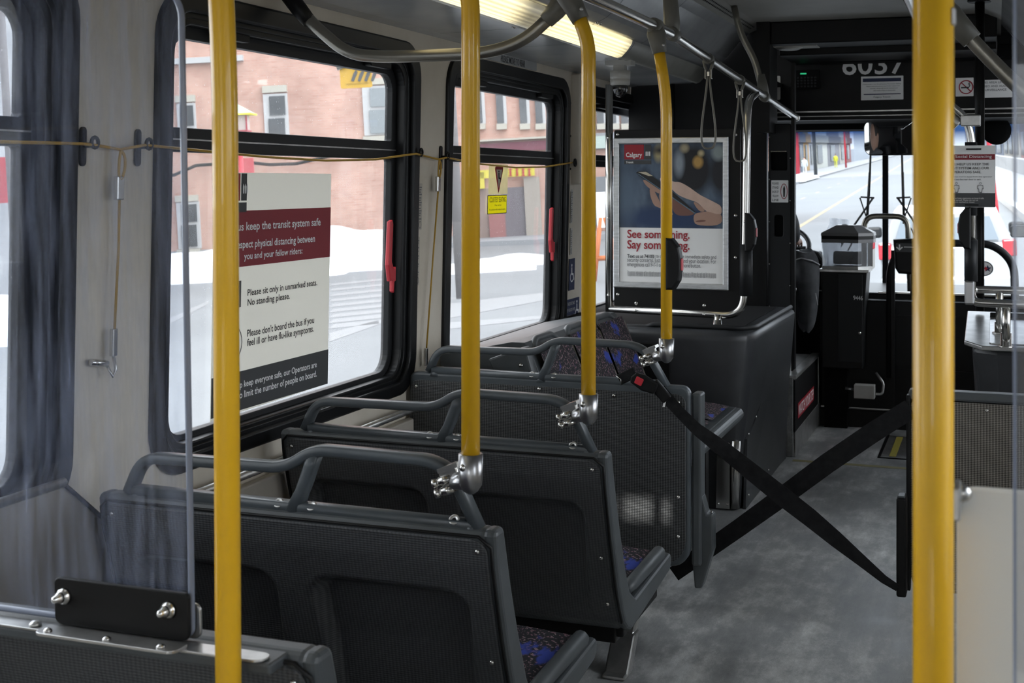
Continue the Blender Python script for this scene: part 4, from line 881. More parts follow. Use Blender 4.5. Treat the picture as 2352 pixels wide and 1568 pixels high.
put('dark_band', MB().curve(Q(.002), [[(-.262, 1.335), (-.006, 1.335), (-.006, 1.392), (-.262, 1.392)]], thick=.0008), 'charcoal', sd)
put('heading', MB().curve(Q(.003), text='Practice Social Distancing', fit=(-.232, -.020, 1.531, 1.546)), 'white_print', sd)
mb = MB()
for i, (t, a, b) in enumerate((('PLEASE HELP US KEEP THE', -.205, -.030), ('TRANSIT SYSTEM AND OUR', -.205, -.030), ('OPERATORS SAFE.', -.175, -.060))): mb.curve(Q(.003), text=t, fit=(a, b, 1.504-.016*i, 1.514-.016*i))
put('lettering', mb, 'charcoal', sd)
mb = MB().curve(Q(.003), text='Please stay two metres back from the operator', fit=(-.21, -.018, 1.454, 1.461)).curve(Q(.003), text='and use the rear door to exit.', fit=(-.175, -.06, 1.444, 1.451))
for cx_ in (-.063, -.155, -.135+.0):
    if cx_ == -.135: continue
    mb.curve(Q(.003), [circ(cx_, 1.431, .0048, 12), circ(cx_, 1.431, .0034, 12)], thick=.0006)
    mb.curve(Q(.003), [[(cx_-.010, 1.424), (cx_+.010, 1.424), (cx_+.012, 1.408), (cx_+.008, 1.408), (cx_+.006, 1.393), (cx_-.006, 1.393), (cx_-.008, 1.408), (cx_-.012, 1.408)], [(cx_-.008, 1.422), (cx_+.008, 1.422), (cx_+.0095, 1.411), (cx_+.006, 1.41), (cx_+.004, 1.396), (cx_-.004, 1.396), (cx_-.006, 1.41), (cx_-.0095, 1.411)]], thick=.0006)
put('small_print', mb, 'grey_ink', sd)
put('small_print', MB().curve(Q(.003), text='Thank you for helping us keep everyone on board safe\nand stopping the spread. Please do not sit\nin seats that are marked as closed', fit=(-.24, -.05, 1.352, 1.374)), 'steel', sd)
put('holder_clip', MB().box(-.118, -.06, 5.676, 5.70, 1.567, 1.573), 'black', sd)
put('holder_clip', MB().box(-.122, -.07, 5.676, 5.70, 1.341, 1.347), 'black', sd)
put('hook', MB().box(-.105, -.092, 5.686, 5.735, 1.57, 1.58), 'black', sd)

# ================================================================== DRIVER AREA
fb_ = thing('farebox', 'clear topped grey farebox on a dark pedestal marked 9446', 'farebox', (-.82, 7.95, .18))
hx = [(-.955, 7.80), (-.745, 7.78), (-.668, 7.86), (-.668, 8.02), (-.955, 8.04)]
def hexpr(z0, z1, k0=1., k1=1.):
    c = (-.81, 7.91); mb = MB(); A = [(c[0]+(x-c[0])*k0, c[1]+(y-c[1])*k0, z0) for x, y in hx]; B = [(c[0]+(x-c[0])*k1, c[1]+(y-c[1])*k1, z1) for x, y in hx]
    return mb.add(A+B, [(4, 3, 2, 1, 0), (5, 6, 7, 8, 9)]+[(j, (j+1) % 5, 5+(j+1) % 5, 5+j) for j in range(5)])
ped = MB().prism([(-.955, .925), (-.70, .925), (-.715, .70), (-.725, .36), (-.955, .36)], fy(8.05), 0, .24)
put('pedestal', ped, 'black', fb_, bev=.006)
put('pedestal_door', MB().curve(fy(7.808), [rrect(-.862, -.725, .40, .905, .004)], thick=.008, bev=.002), 'rubber', fb_)
put('base_shelf', MB().box(-.97, -.69, 7.80, 8.06, .915, .932), 'steel', fb_, bev=.003)
put('window_box', hexpr(.945, 1.085, .95, .98), 'clear', fb_); put('coin_plate', hexpr(.932, .950, .97, .97), 'steel', fb_)
put('cash_ramp', MB().box(-.90, -.74, 7.90, 7.98, .955, 1.03), 'lid_grey', fb_, bev=.01)
put('side_cheek', MB().box(-.70, -.672, 7.86, 8.02, .935, 1.10), 'tube_grey', fb_, bev=.003)
put('collar', hexpr(1.085, 1.105, 1., 1.), 'lid_grey', fb_); put('band', hexpr(1.105, 1.125, 1.0, 1.0), 'black', fb_); put('rim', hexpr(1.125, 1.142, 1.02, 1.0), 'lid_grey', fb_)
put('lid', hexpr(1.142, 1.185, 1.0, .45), 'lid_grey', fb_, bev=.004); put('coin_slot', MB().lathe((-.83, 7.87, 1.165), (0, -.3, 1), [(0, .022), (.012, .024), (.022, .018)], 12), 'tube_grey', fb_)
put('unit_number', MB().curve(fy(7.803), text='9446', fit=(-.775, -.722, .758, .783)), 'white_print', fb_)
screw(fb_, (-.74, 7.80, .57), (0, -1, 0), .010)
put('floor_bracket', MB().box(-.95, -.82, 7.9, 7.98, 0, .36), 'black_matt', fb_)
jb = thing('junction_box', 'small grey metal junction box low on the black panel below the farebox', 'box', (-.72, 7.88, .14))
put('box', MB().box(-.778, -.662, 7.86, 7.94, .185, .262), 'offwhite', jb, bev=.003); put('conduit', MB().tube(fillet([(-.66, 7.9, .21), (-.62, 7.9, .21), (-.615, 7.92, .27), (-.66, 7.93, .33)], .02), .008, 10), 'steel', jb)
put('conduit', MB().tube([(-.78, 7.9, .23), (-.83, 7.9, .235)], .009, 10), 'steel', jb); put('bracket', MB().box(-.76, -.68, 7.93, 7.99, .19, .25), 'black', jb)
struct('dashboard', MB().box(-.985, .68, 8.0, 8.75, -.2, .745).box(-1.96, .68, 8.1, 8.9, .60, .78).box(-1.1, .68, 7.96, 8.0, -.06, .105), 'black', bev=.01)
struct('dashboard_trim', MB().box(-.66, .68, 8.085, 8.10, .778, .788).box(-.98, .2, 7.985, 8.0, .105, .112), 'chrome')
struct('trim_8', MB().box(-.575, -.555, 7.93, 7.96, .11, 1.04).box(-.60, -.10, 7.965, 7.975, .655, .665).box(-.60, -.10, 7.965, 7.975, .345, .352), 'black')
# grab bars behind the dash
gb_ = tag(put('grab_bar', MB().tube(fillet([(-.735, 8.03, .80), (-.735, 8.03, 1.235), (-.49, 8.03, 1.235), (-.475, 8.03, .80)], .07), .0165, 14), 'tube_grey'), 'bent grey grab bar rising beside the farebox', 'grab bar')
gb2 = tag(put('grab_bar', MB().tube(fillet([(-.585, 7.98, .30), (-.585, 7.98, .95), (-.50, 7.98, 1.085), (-.02, 7.98, 1.085), (.09, 7.98, .98), (.10, 7.98, .60)], .13, 8), .022, 16), 'rubber'), 'long black padded grab bar curving across the windshield at the right', 'grab bar')
tr_ = thing('transfer_reader', 'black rounded bin with a white down arrow, beside the near pole', 'bin', (-.45, 7.9, .90))
put('body', MB().curve(fy(7.92), [[(-.56, 1.105), (-.40, 1.115), (-.33, 1.10), (-.345, .93), (-.38, .905), (-.53, .91), (-.548, .94)]], thick=.10, bev=.015), 'black', tr_)
put('face_plate', MB().curve(fy(7.868), [rrect(-.545, -.36, 1.035, 1.085, .004)], thick=.003), 'charcoal', tr_)
put('arrow', MB().curve(fy(7.865), [[(-.528, 1.078), (-.520, 1.078), (-.520, 1.057), (-.510, 1.066), (-.505, 1.061), (-.524, 1.043), (-.543, 1.061), (-.538, 1.066), (-.528, 1.057)]], thick=.001).box(-.50, -.40, 7.864, 7.866, 1.062, 1.066), 'white_print', tr_)
put('stem', MB().tube([(-.45, 7.95, .78), (-.45, 7.95, .93)], .02, 12), 'black', tr_)
# interior mirror
mi = thing('interior_mirror', 'wide rounded driver mirror hanging below the black header', 'mirror', (-.6, 8.4, 1.6))
fm = lambda u, v, w: Vector((u, 8.42-w*1.0+.18*(u+.6), v))
fm = (lambda a, b: (lambda u, v, w: Vector((-.60, 8.42, 1.705))+Vector((math.cos(a), math.sin(a), 0))*(u+.60)+Vector((math.sin(a)*math.sin(b), -math.cos(a)*math.sin(b), math.cos(b)))*(v-1.705)+Vector((math.sin(a), -math.cos(a), -math.sin(b)*1.0))*w))(-.22, .05)
lpm = rrect(-.775, -.42, 1.605, 1.812, .045, 8)
mmb = MB(); cu_, cv_ = -.5975, 1.7085; vsm = []
def bulge(u, v): return .006+.55*(.1775**2-(u-cu_)**2)*.9
for k_ in range(0, 13):
    for (u, v) in lpm: vsm.append(fm(cu_+(u-cu_)*k_/12, cv_+(v-cv_)*k_/12, bulge(cu_+(u-cu_)*k_/12, v)))
nl = len(lpm); mmb.add(vsm, [(k_*nl+j, k_*nl+(j+1) % nl, (k_+1)*nl+(j+1) % nl, (k_+1)*nl+j) for k_ in range(12) for j in range(nl)], True)
put('mirror_glass', mmb, 'mirror', mi)
put('housing', MB().curve(lambda u, v, w: fm(u, v, w-.016), [rrect(-.782, -.413, 1.598, 1.819, .05)], thick=.024, bev=.006), 'black', mi)
put('bracket', MB().tube([(-.6, 8.45, 1.80), (-.6, 8.45, 1.86)], .012, 10), 'black', mi)
vd = tag(put('round_fan', MB().lathe((-.005, 8.5, 1.745), (.15, -1, 0), [(-.02, .05), (-.015, .082), (.012, .086), (.02, .05), (.022, .01)], 28).tube([(.0, 8.52, 1.81), (.02, 8.54, 1.87)], .03, 12), 'black_matt'), 'black round disc hanging in front of the windshield at the top right', 'fan')
# header: vehicle number, notices, lamp
tag(put('vehicle_number', MB().curve(fy(7.947), text='6037', fit=(-.852, -.495, 2.060, 2.178), bold=.012), 'white_print'), 'large grey number 6037 on the black header', 'number')
bsdf(M['white_print'])
f7 = fy(7.946)
def G(o_): return lambda u, v, w: f7(u, v, w+o_)
decal('notice', [('notice', MB().curve(f7, [rrect(-.745, -.508, 1.912, 2.050, .003)], thick=.003), 'white_print'),
    ('blue_band', MB().curve(G(.0022), [[(-.735, 2.018), (-.520, 2.018), (-.520, 2.038), (-.735, 2.038)]], thick=.0006).curve(G(.0022), [[(-.73, 1.943), (-.522, 1.943), (-.522, 1.948), (-.73, 1.948)]], thick=.0006), 'navy'),
    ('lettering', (lambda mb: ([mb.curve(G(.003), text=t, fit=(-.735+.02*i*(i > 0), -.520-.01*i, 2.0-.0125*i, 2.007-.0125*i)) for i, t in enumerate(('Customers and Employees Personal Safety', 'Please treat everyone on board with respect and', 'courtesy. Abuse will not be tolerated and', 'may result in fines or prosecution.'))], mb.curve(G(.003), text='Calgary Transit', fit=(-.675, -.580, 1.922, 1.934)))[-1])(MB()), 'charcoal')],
    'white notice with navy bars below the vehicle number', 'notice')
decal('notice', [('notice', MB().curve(f7, [rrect(-1.283, -1.212, 1.925, 2.068, .008)], thick=.003), 'offwhite'),
    ('lettering', (lambda mb: [mb.curve(G(.0022), text='operator notice list', fit=(-1.275, -1.225, 2.05-.0095*i, 2.055-.0095*i)) for i in range(12)][-1])(MB()), 'grey_ink')], 'tall narrow grey notice at the left end of the black header', 'notice')
decal('sticker', [('sticker', MB().curve(f7, [rrect(-.222, -.125, 1.923, 2.028, .003)], thick=.003), 'white_print'),
    ('ring', MB().curve(G(.0022), [circ(-.165, 1.975, .040), circ(-.165, 1.975, .034)], thick=.0006).curve(G(.0022), [[(-.193, 1.999), (-.189, 2.003), (-.137, 1.951), (-.141, 1.947)]], thick=.0006), 'red'),
    ('cigarette', MB().curve(G(.0024), [[(-.192, 1.968), (-.150, 1.968), (-.150, 1.976), (-.192, 1.976)]], thick=.0006).tube([(-.148, 7.943, 1.975), (-.143, 7.943, 1.985), (-.15, 7.943, 1.992), (-.145, 7.943, 2.0)], .0018, 6), 'ink')],
    'square no smoking sticker on the header, right of the near pole', 'sticker')
decal('notice', [('notice', MB().curve(f7, [rrect(-.105, .082, 1.912, 2.013, .003)], thick=.003), 'white_print'),
    ('lettering', (lambda mb: [mb.curve(G(.0022), text=t, fit=(a, b, 1.992-.021*i-.0, 2.004-.021*i)) for i, (t, a, b) in enumerate((('THIS AREA UNDER', -.085, .065), ('VIDEO AND AUDIO', -.088, .065), ('SURVEILLANCE', -.072, .05)))][-1])(MB()), 'grey_ink')], 'white notice about video surveillance at the right of the header', 'notice')
hl = thing('header_lamp', 'shallow white dome lamp on the underside of the header', 'lamp', (-1.10, 7.2, 2.13))
put('dome', MB().lathe((-1.055, 7.22, 2.166), (0, 0, -1), [(0, .075), (.008, .072), (.018, .05), (.022, .001)], 20), 'offwhite', hl); put('base', MB().box(-1.13, -.90, 7.15, 7.29, 2.160, 2.17), 'offwhite', hl, bev=.002)
dp = thing('route_display', 'small black unit with a green display on the header', 'display', (-1.05, 7.93, 2.0))
put('case', MB().box(-1.145, -.98, 7.915, 7.945, 1.985, 2.095), 'black_matt', dp, bev=.003); put('green_display', MB().box(-1.09, -1.055, 7.911, 7.915, 2.070, 2.078), 'green', dp)
gr = MB()
for i in range(7):
    for j in range(4): gr.box(-1.13+.020*i, -1.118+.020*i, 7.912, 7.915, 1.995+.017*j, 2.004+.017*j)
put('speaker_holes', gr, 'rubber', dp)
# wheel, dash bits
sw = thing('steering_wheel', 'black steering wheel rim in front of the driver', 'steering wheel', (-1.32, 8.2, .98))
put('rim', MB().tube([(-1.32+.24*math.cos(a), 8.22+.20*math.sin(a), 1.03+.13*math.sin(a)) for a in [2*math.pi*i/36 for i in range(36)]], .015, 10, closed=True), 'black', sw)
put('hub', MB().lathe((-1.32, 8.22, .98), (0, -.5, .86), [(0, .07), (.05, .06), (.06, .02)], 16).tube([(-1.54, 8.22, 1.03), (-1.10, 8.22, 1.03)], .012, 8), 'black', sw)
put('column', MB().tube([(-1.32, 8.22, 1.0), (-1.32, 8.40, .70)], .04, 12), 'black', sw)
dc = tag(put('dash_console', MB().prism([(-1.16, .78), (-.98, .78), (-.98, .96), (-1.02, 1.015), (-1.13, 1.03), (-1.16, .98)], fy(8.35), 0, .18), 'black', bev=.02), 'black instrument console right of the steering wheel', 'console')
pm = mat('paper_print', (.75, .78, .82), .6); f1 = noise(pm, coords(pm), 25, 4); L(pm, ramp(pm, f1, [(.45, (.45, .52, .62)), (.55, (.80, .83, .86))]), bsdf(pm).inputs['Base Color'])
tag(put('paper_sheets', MB().grid(lambda s_, t: (-1.04+.12*s_+.07*t+.01*math.sin(9*t), 8.30+.012*math.sin(14*s_+9*t), .93+.285*t-.01*s_), 12, 12), pm), 'crumpled white papers standing behind the farebox', 'paper')
# driver: seated person, mostly behind the bulkhead
ds = thing('driver_chair', 'dark driver seat behind the bulkhead', 'seat', (-1.45, 7.7, .415))
put('cushion', MB().box(-1.62, -1.17, 7.50, 7.92, .80, .92), 'black', ds, bev=.03); put('backrest', MB().box(-1.62, -1.19, 7.40, 7.50, .90, 1.50), 'black', ds, bev=.03); put('pedestal', MB().box(-1.50, -1.30, 7.58, 7.80, .415, .81), 'black', ds)
def skin(name, verts, edges, radii, m, parent, sub=2):
    off = WL[parent.name]; me = bpy.data.meshes.new(name); me.from_pydata([Vector(v)-off for v in verts], edges, []); me.update()
    o = bpy.data.objects.new(name, me); COL.objects.link(o); o.parent = parent; WL[o.name] = off
    o.modifiers.new('skin', 'SKIN').use_smooth_shade = True
    for i, r in enumerate(radii): me.skin_vertices[0].data[i].radius = (r, r) if not isinstance(r, tuple) else r
    me.skin_vertices[0].data[0].use_root = True
    s_ = o.modifiers.new('sub', 'SUBSURF'); s_.levels = sub; s_.render_levels = sub
    me.materials.append(M[m]); return o
M['skin'] = mat('skin', (.50, .30, .22), .55); M['jacket'] = mottled('charcoal_jacket', (.045, .048, .054), (.085, .088, .095), 14, .85); M['hair'] = mat('dark_hair', (.02, .015, .012), .6); M['reflective'] = mat('reflective_piping', (.4, .41, .42), .4)
dr = thing('person', 'bus driver in a dark jacket seated at the wheel, only elbow and sleeve showing', 'person', (-1.38, 7.72, .93))
V_ = [(-1.38, 7.68, .95), (-1.38, 7.67, 1.12), (-1.38, 7.66, 1.30), (-1.38, 7.67, 1.44), (-1.38, 7.68, 1.52), (-1.38, 7.71, 1.62),
      (-1.53, 7.68, 1.40), (-1.60, 7.76, 1.20), (-1.52, 8.00, 1.10), (-1.23, 7.68, 1.40), (-1.12, 7.74, 1.20), (-1.13, 7.93, 1.09),
      (-1.47, 7.88, .95), (-1.48, 8.12, .93), (-1.48, 8.18, .62), (-1.48, 8.08, .47), (-1.29, 7.88, .95), (-1.27, 8.12, .93), (-1.27, 8.18, .62), (-1.27, 8.08, .47)]
E_ = [(0, 1), (1, 2), (2, 3), (3, 4), (4, 5), (3, 6), (6, 7), (7, 8), (3, 9), (9, 10), (10, 11), (0, 12), (12, 13), (13, 14), (14, 15), (0, 16), (16, 17), (17, 18), (18, 19)]
R_ = [.14, .13, .15, .13, .055, .05, .07, .055, .04, .07, .055, .04, .085, .065, .055, .045, .085, .065, .055, .045]
skin('body', V_, E_, R_, 'jacket', dr)
hd = MB()
def headfn(s, t):
    a = 2*math.pi*s; b = math.pi*(t-.5); rx_, ry_, rz_ = .072, .092, .108
    x = rx_*math.cos(b)*math.cos(a); y = ry_*math.cos(b)*math.sin(a); z = rz_*math.sin(b)
    if y > 0: z2 = z; y += .012*math.exp(-((z+.01)/.018)**2-(x/.012)**2)+.004*math.exp(-((z+.045)/.01)**2-(x/.02)**2)-.008*math.exp(-((z-.015)/.012)**2-((abs(x)-.03)/.014)**2)
    if z < -.03: x *= 1-.25*(-.03-z)/.08; 
    return (-1.38+x, 7.70+y, 1.66+z)
hd.grid(headfn, 32, 24); put('head', hd, 'skin', dr)
put('ear', MB().lathe((-1.455, 7.70, 1.66), (-1, 0, 0), [(0, .022), (.008, .024), (.012, .012)], 12).lathe((-1.305, 7.70, 1.66), (1, 0, 0), [(0, .022), (.008, .024), (.012, .012)], 12), 'skin', dr)
put('hair', MB().grid(lambda s, t: (-1.38+.080*math.cos(math.pi*.5*t-.0)*math.cos(2*math.pi*s), 7.688+.094*math.cos(math.pi*.5*t)*math.sin(2*math.pi*s), 1.665+.115*math.sin(math.pi*.5*t)), 24, 10), 'hair', dr)
for sx, hx_, in ((-1, -1.53), (1, -1.13)):
    c = (hx_, 8.00 if sx > 0 else 8.06, 1.09)
    base = (-1.13, 7.93, 1.09) if sx > 0 else (-1.52, 8.00, 1.10)
    vv = [base, (hx_-.0, base[1]+.05, 1.085), (hx_, base[1]+.09, 1.08)]; ee = [(0, 1), (1, 2)]; rr_ = [.026, .032, .030]
    for fi in range(4):
        ox = -.024+.016*fi; i0 = len(vv); ln = (.9, 1., .96, .8)[fi]
        vv += [(hx_+ox, base[1]+.115, 1.082), (hx_+ox, base[1]+.115+.028*ln, 1.072), (hx_+ox, base[1]+.12+.034*ln, 1.045)]; ee += [(2, i0), (i0, i0+1), (i0+1, i0+2)]; rr_ += [.009, .0085, .008]
    i0 = len(vv); vv += [(hx_-sx*.035, base[1]+.07, 1.07), (hx_-sx*.045, base[1]+.095, 1.05)]; ee += [(1, i0), (i0, i0+1)]; rr_ += [.011, .009]
    skin('hand', vv, ee, rr_, 'skin', dr, 1)
jk = MB().grid(lambda s, t: (-1.03+.085*(s-.5)*(1-.2*t)+.0*t, 7.50+.03*math.cos(s*9+t*3)*(.3+t), 1.02-.50*t-.05*t*math.sin(math.pi*s)), 16, 20)
jk = MB()
rings = [(-1.07, 7.72, 1.04, .07, .06), (-1.045, 7.74, 1.00, .075, .08), (-1.03, 7.76, .92, .070, .09), (-1.025, 7.77, .80, .062, .08), (-1.03, 7.77, .68, .060, .07), (-1.035, 7.77, .60, .045, .05), (-1.035, 7.77, .575, .02, .03)]
vs = []
for i, (x, y, z, a, b) in enumerate(rings):
    for j in range(20):
        th2 = 2*math.pi*j/20; k_ = 1+.08*math.sin(3*th2+i)
        vs.append((x+a*k_*math.cos(th2), y+b*k_*math.sin(th2), z+.012*math.sin(2*th2+i)))
jk.add(vs, [(i*20+j, i*20+(j+1) % 20, i*20+20+(j+1) % 20, i*20+20+j) for i in range(6) for j in range(20)]+[tuple(range(20))], True)
jo = put('coat_sleeve', jk, 'jacket', dr); jo.modifiers.new('sub', 'SUBSURF').levels = 1
put('reflective_stripe', MB().tube([(-1.10, 7.66, .985), (-1.05, 7.655, 1.0), (-.99, 7.68, .985), (-.955, 7.73, .96)], .004, 8).tube([(-.975, 7.69, .80), (-.965, 7.70, .73)], .004, 8), 'reflective', dr)

# ================================================================== WALL DETAILS
# yellow pull cord
def wp(y, z, off=.028): return fw(off)(y, z, 0)
cpts = [(.9, 1.515), (2.10, 1.520), (2.45, 1.524), (2.50, 1.522), (2.59, 1.514), (2.684, 1.527), (2.95, 1.518), (3.251, 1.508), (3.6, 1.503), (3.95, 1.512), (4.268, 1.537), (4.34, 1.531), (4.47, 1.520), (4.54, 1.528), (4.9, 1.508), (5.3, 1.498), (5.7, 1.505), (6.05, 1.527), (6.10, 1.530)]
tag(put('pull_cord', MB().tube([wp(a, b) for a, b in cpts], .0036, 8), 'cord'), 'yellow stop request cord strung along the window wall', 'cord')
for y, z, lb in ((2.485, 1.522, 'dark cord bracket right beside the window at far left'), (2.690, 1.524, 'dark cord bracket just left of the first full window, behind the acrylic'), (4.300, 1.537, 'dark cord bracket at the right edge of the distancing poster window'), (4.545, 1.530, 'dark cord bracket just left of the second window')):
    b_ = thing('cord_bracket', lb, 'bracket', tuple(wp(y, z, 0)), 'pull cord brackets')
    put('plate', MB().curve(fw(.004), [rrect(y-.011, y+.011, z-.048, z+.042, .010)], thick=.008, bev=.003), 'black', b_)
    put('eyelet', MB().tube([wp(y+.012+.012*math.cos(a), z+.006+.012*math.sin(a), .028) for a in [2*math.pi*i/12 for i in range(12)]], .0045, 8, closed=True).tube([wp(y, z, .005), wp(y+.008, z, .026)], .006, 8), 'black', b_)
def drop_cord(y, ztop, zbot, lb, hook, yb):
    d = thing('drop_cord', lb, 'cord', tuple(wp(y, zbot)))
    put('loop', MB().tube([wp(y+.019*math.sin(t)*(.6+.4*math.cos(t/2)), ztop-.004-.033*(1-math.cos(t)), .030) for t in [2*math.pi*i/16 for i in range(16)]], .0034, 8, closed=True), 'cord', d)
    put('ferrule', MB().box(y-.013, y+.013, ztop-.115, ztop-.062, .018, .034, lambda u, v, w: fw(0)(u, w, v) if False else fw(0)(u, v, w)) if False else MB().curve(fw(.026), [rrect(y-.013, y+.013, ztop-.118, ztop-.062, .003)], thick=.014, bev=.003), 'chrome', d)
    put('cord', MB().tube([wp(y, ztop-.11, .028), wp((y+yb)/2+.008, (ztop+zbot)/2, .024), wp(yb, zbot+.03, .024)], .0032, 8), 'cord', d)
    put('ferrule', MB().curve(fw(.022), [rrect(yb-.009, yb+.009, zbot-.03, zbot+.035, .003)], thick=.012, bev=.003), 'chrome', d)
    if hook: put('hook', MB().tube([wp(yb, zbot-.02, .02), wp(yb, zbot-.06, .03), wp(yb-.012, zbot-.075, .03), wp(yb-.02, zbot-.05, .02)], .004, 8).tube([wp(yb-.02, zbot-.045, .02), wp(yb-.07, zbot-.035, .012)], .008, 8), 'chrome', d)
drop_cord(2.59, 1.514, 1.06, 'grey looking vertical cord with ferrules and hook on the wall, behind the acrylic', True, 2.585)
drop_cord(4.472, 1.520, .80, 'yellow vertical cord with ferrules on the wall between the two windows', False, 4.40)
# column cover
cc = thing('column_cover', 'boxed off-white wall channel right of the second window', 'column', (XWL+.03, 6.17, 1.43))
put('cover', MB().box(6.150, 6.245, .0, .055, 1.425, 1.965, lambda u, v, w: Vector((XWL+v+.012, u, w))), 'wall', cc, bev=.008)
put('flange', MB().box(6.125, 6.150, .0, .006, 1.425, 1.965, lambda u, v, w: Vector((XWL+v+.014, u, w))).box(6.14, 6.215, .0, .006, 1.39, 1.425, lambda u, v, w: Vector((XWL+v+.010, u, w))), 'wall', cc)
for z in (1.50, 1.66, 1.82): screw(cc, (XWL+.02, 6.137, z), (1, 0, 0), .006, 'black')
put('cord_grommet', MB().tube([Vector((XWL+.05+.0, 6.12+.016*math.cos(a), 1.530+.016*math.sin(a))) for a in [2*math.pi*i/14 for i in range(14)]], .005, 8, closed=True), 'black', cc)
# tall sticker strips on the wall between windows, wheelchair stickers
def strip_label(y, z0, z1, m, lb):
    it = [('sticker_strip', MB().curve(fw(.004), [rrect(y-.016, y+.016, z0, z1, .005)], thick=.002), m)]
    ln = MB(); k_ = 0; zz = z1-.012
    while zz > z0+.035:
        ln.curve(fw(.0055), [[(y-.010, zz-.0045), (y+.010-.004*(k_ % 3), zz-.0045), (y+.010-.004*(k_ % 3), zz), (y-.010, zz)]], thick=.0004); zz -= .0085+.004*(k_ % 4 == 3); k_ += 1
    ln.curve(fw(.0055), [circ(y, z0+.018, .010, 14, .014), circ(y, z0+.018, .008, 14, .011)], thick=.0004)
    it.append(('small_print', ln, 'grey_ink')); decal('sticker_strip', it, lb, 'sticker')
strip_label(4.364, 1.265, 1.432, 'wall2', 'upper vertical sticker of fine print between the two windows')
strip_label(4.350, 1.065, 1.24, 'wall2', 'lower vertical sticker of fine print between the two windows')
strip_label(6.175, 1.235, 1.40, 'offwhite', 'faint narrow sticker below the boxed wall channel')
strip_label(6.18, 1.08, 1.21, 'offwhite', 'second faint narrow sticker above the wheelchair symbol')
def chair_symbol(mb, u, v, s, fr):
    mb.curve(fr, [circ(u-.05*s, v+.42*s, .07*s, 12)], thick=.0004)
    mb.curve(fr, [[(u-.10*s, v+.32*s), (u-.0*s, v+.32*s), (u+.03*s, v+.02*s), (u+.22*s, v+.02*s), (u+.34*s, v-.30*s), (u+.24*s, v-.32*s), (u+.14*s, v-.06*s), (u-.08*s, v-.06*s)]], thick=.0004)
    a0 = [(u-.02*s+.27*s*math.cos(t), v-.16*s+.25*s*math.sin(t)) for t in [math.radians(120+i*15) for i in range(15)]]
    a1 = [(u-.02*s+.20*s*math.cos(t), v-.16*s+.185*s*math.sin(t)) for t in [math.radians(120+i*15) for i in range(14, -1, -1)]]
    mb.curve(fr, [a0+a1], thick=.0004); return mb
decal('sticker', [('sticker', MB().curve(fw(.004), [rrect(6.155, 6.245, .905, 1.060, .002)], thick=.002), 'navy'), ('symbol', chair_symbol(MB(), 6.20, .985, .10, fw(.0056)), 'white_print')], 'navy wheelchair symbol sticker on the post between the second and third window', 'sticker')
decal('sticker', [('sticker', MB().curve(fw(.004), [rrect(6.12, 6.33, .720, .862, .002)], thick=.002), 'navy'), ('symbol', chair_symbol(MB(), 6.295, .80, .10, fw(.0056)), 'white_print'),
    ('lettering', (lambda mb: [mb.curve(fw(.0056), text=t, fit=(6.135, 6.262, .832-.031*i, .848-.031*i)) for i, t in enumerate(('THESE SEATS MUST', 'BE VACATED WHEN', 'WHEELCHAIR USERS', 'NEED THIS SPACE'))][-1])(MB()), 'offwhite')], 'navy sticker of white lines asking to vacate these seats for wheelchair users', 'sticker')
# window stickers: give way triangle and courtesy seating
GX = -2.026
fg = fw(GX-XWL+.0)
def GG(o_): return fw(GX-XWL+o_)
mg = pane('glazed_sticker', (.85, .76, .45), .35, .35, (1, .98, .9), .05)
decal('sticker', [('sticker', MB().curve(GG(.002), [rrect(5.195, 5.425, 1.384, 1.513, .006)], thick=.0008), mg),
    ('red_triangle', MB().curve(GG(.003), [[(5.268, 1.499), (5.280, 1.504), (5.352, 1.504), (5.362, 1.499), (5.362, 1.488), (5.316, 1.392), (5.310, 1.392), (5.268, 1.488)]], thick=.0006), 'red'),
    ('white_triangle', MB().curve(GG(.004), [[(5.281, 1.490), (5.350, 1.490), (5.313, 1.411)]], thick=.0006), 'sticker_white'),
    ('figure', MB().curve(GG(.005), [circ(5.308, 1.482, .007, 12, .004)], thick=.0006).curve(GG(.005), [[(5.302, 1.476), (5.314, 1.476), (5.316, 1.456), (5.332, 1.456), (5.332, 1.436), (5.325, 1.436), (5.325, 1.448), (5.305, 1.450)]], thick=.0006), 'ink')],
    'clear window sticker with a red triangle on the second window', 'sticker')
decal('sticker', [('sticker', MB().curve(GG(.002), [rrect(5.185, 5.418, 1.300, 1.381, .004), rrect(5.190, 5.413, 1.303, 1.378, .003)], thick=.0008), 'ink'),
    ('yellow_field', MB().curve(GG(.003), [rrect(5.190, 5.413, 1.303, 1.378, .003)], thick=.0006), 'sticker_yellow'),
    ('lettering', MB().curve(GG(.004), text='COURTESY SEATING', fit=(5.205, 5.400, 1.350, 1.372)).curve(GG(.004), text='When required', fit=(5.265, 5.345, 1.332, 1.341)).curve(GG(.004), text='For persons with reduced mobility', fit=(5.205, 5.400, 1.313, 1.323)), 'ink')],
    'yellow COURTESY SEATING sticker below the red triangle', 'sticker')
def backlit(m, k):
    _t = N(m, 'ShaderNodeBsdfTranslucent'); _x = N(m, 'ShaderNodeMixShader', Fac=k); _t.inputs[0].default_value = bsdf(m).inputs['Base Color'].default_value
    _o = m.node_tree.nodes['Material Output']; L(m, bsdf(m).outputs[0], _x.inputs[1]); L(m, _t.outputs[0], _x.inputs[2]); L(m, _x.outputs[0], _o.inputs['Surface'])
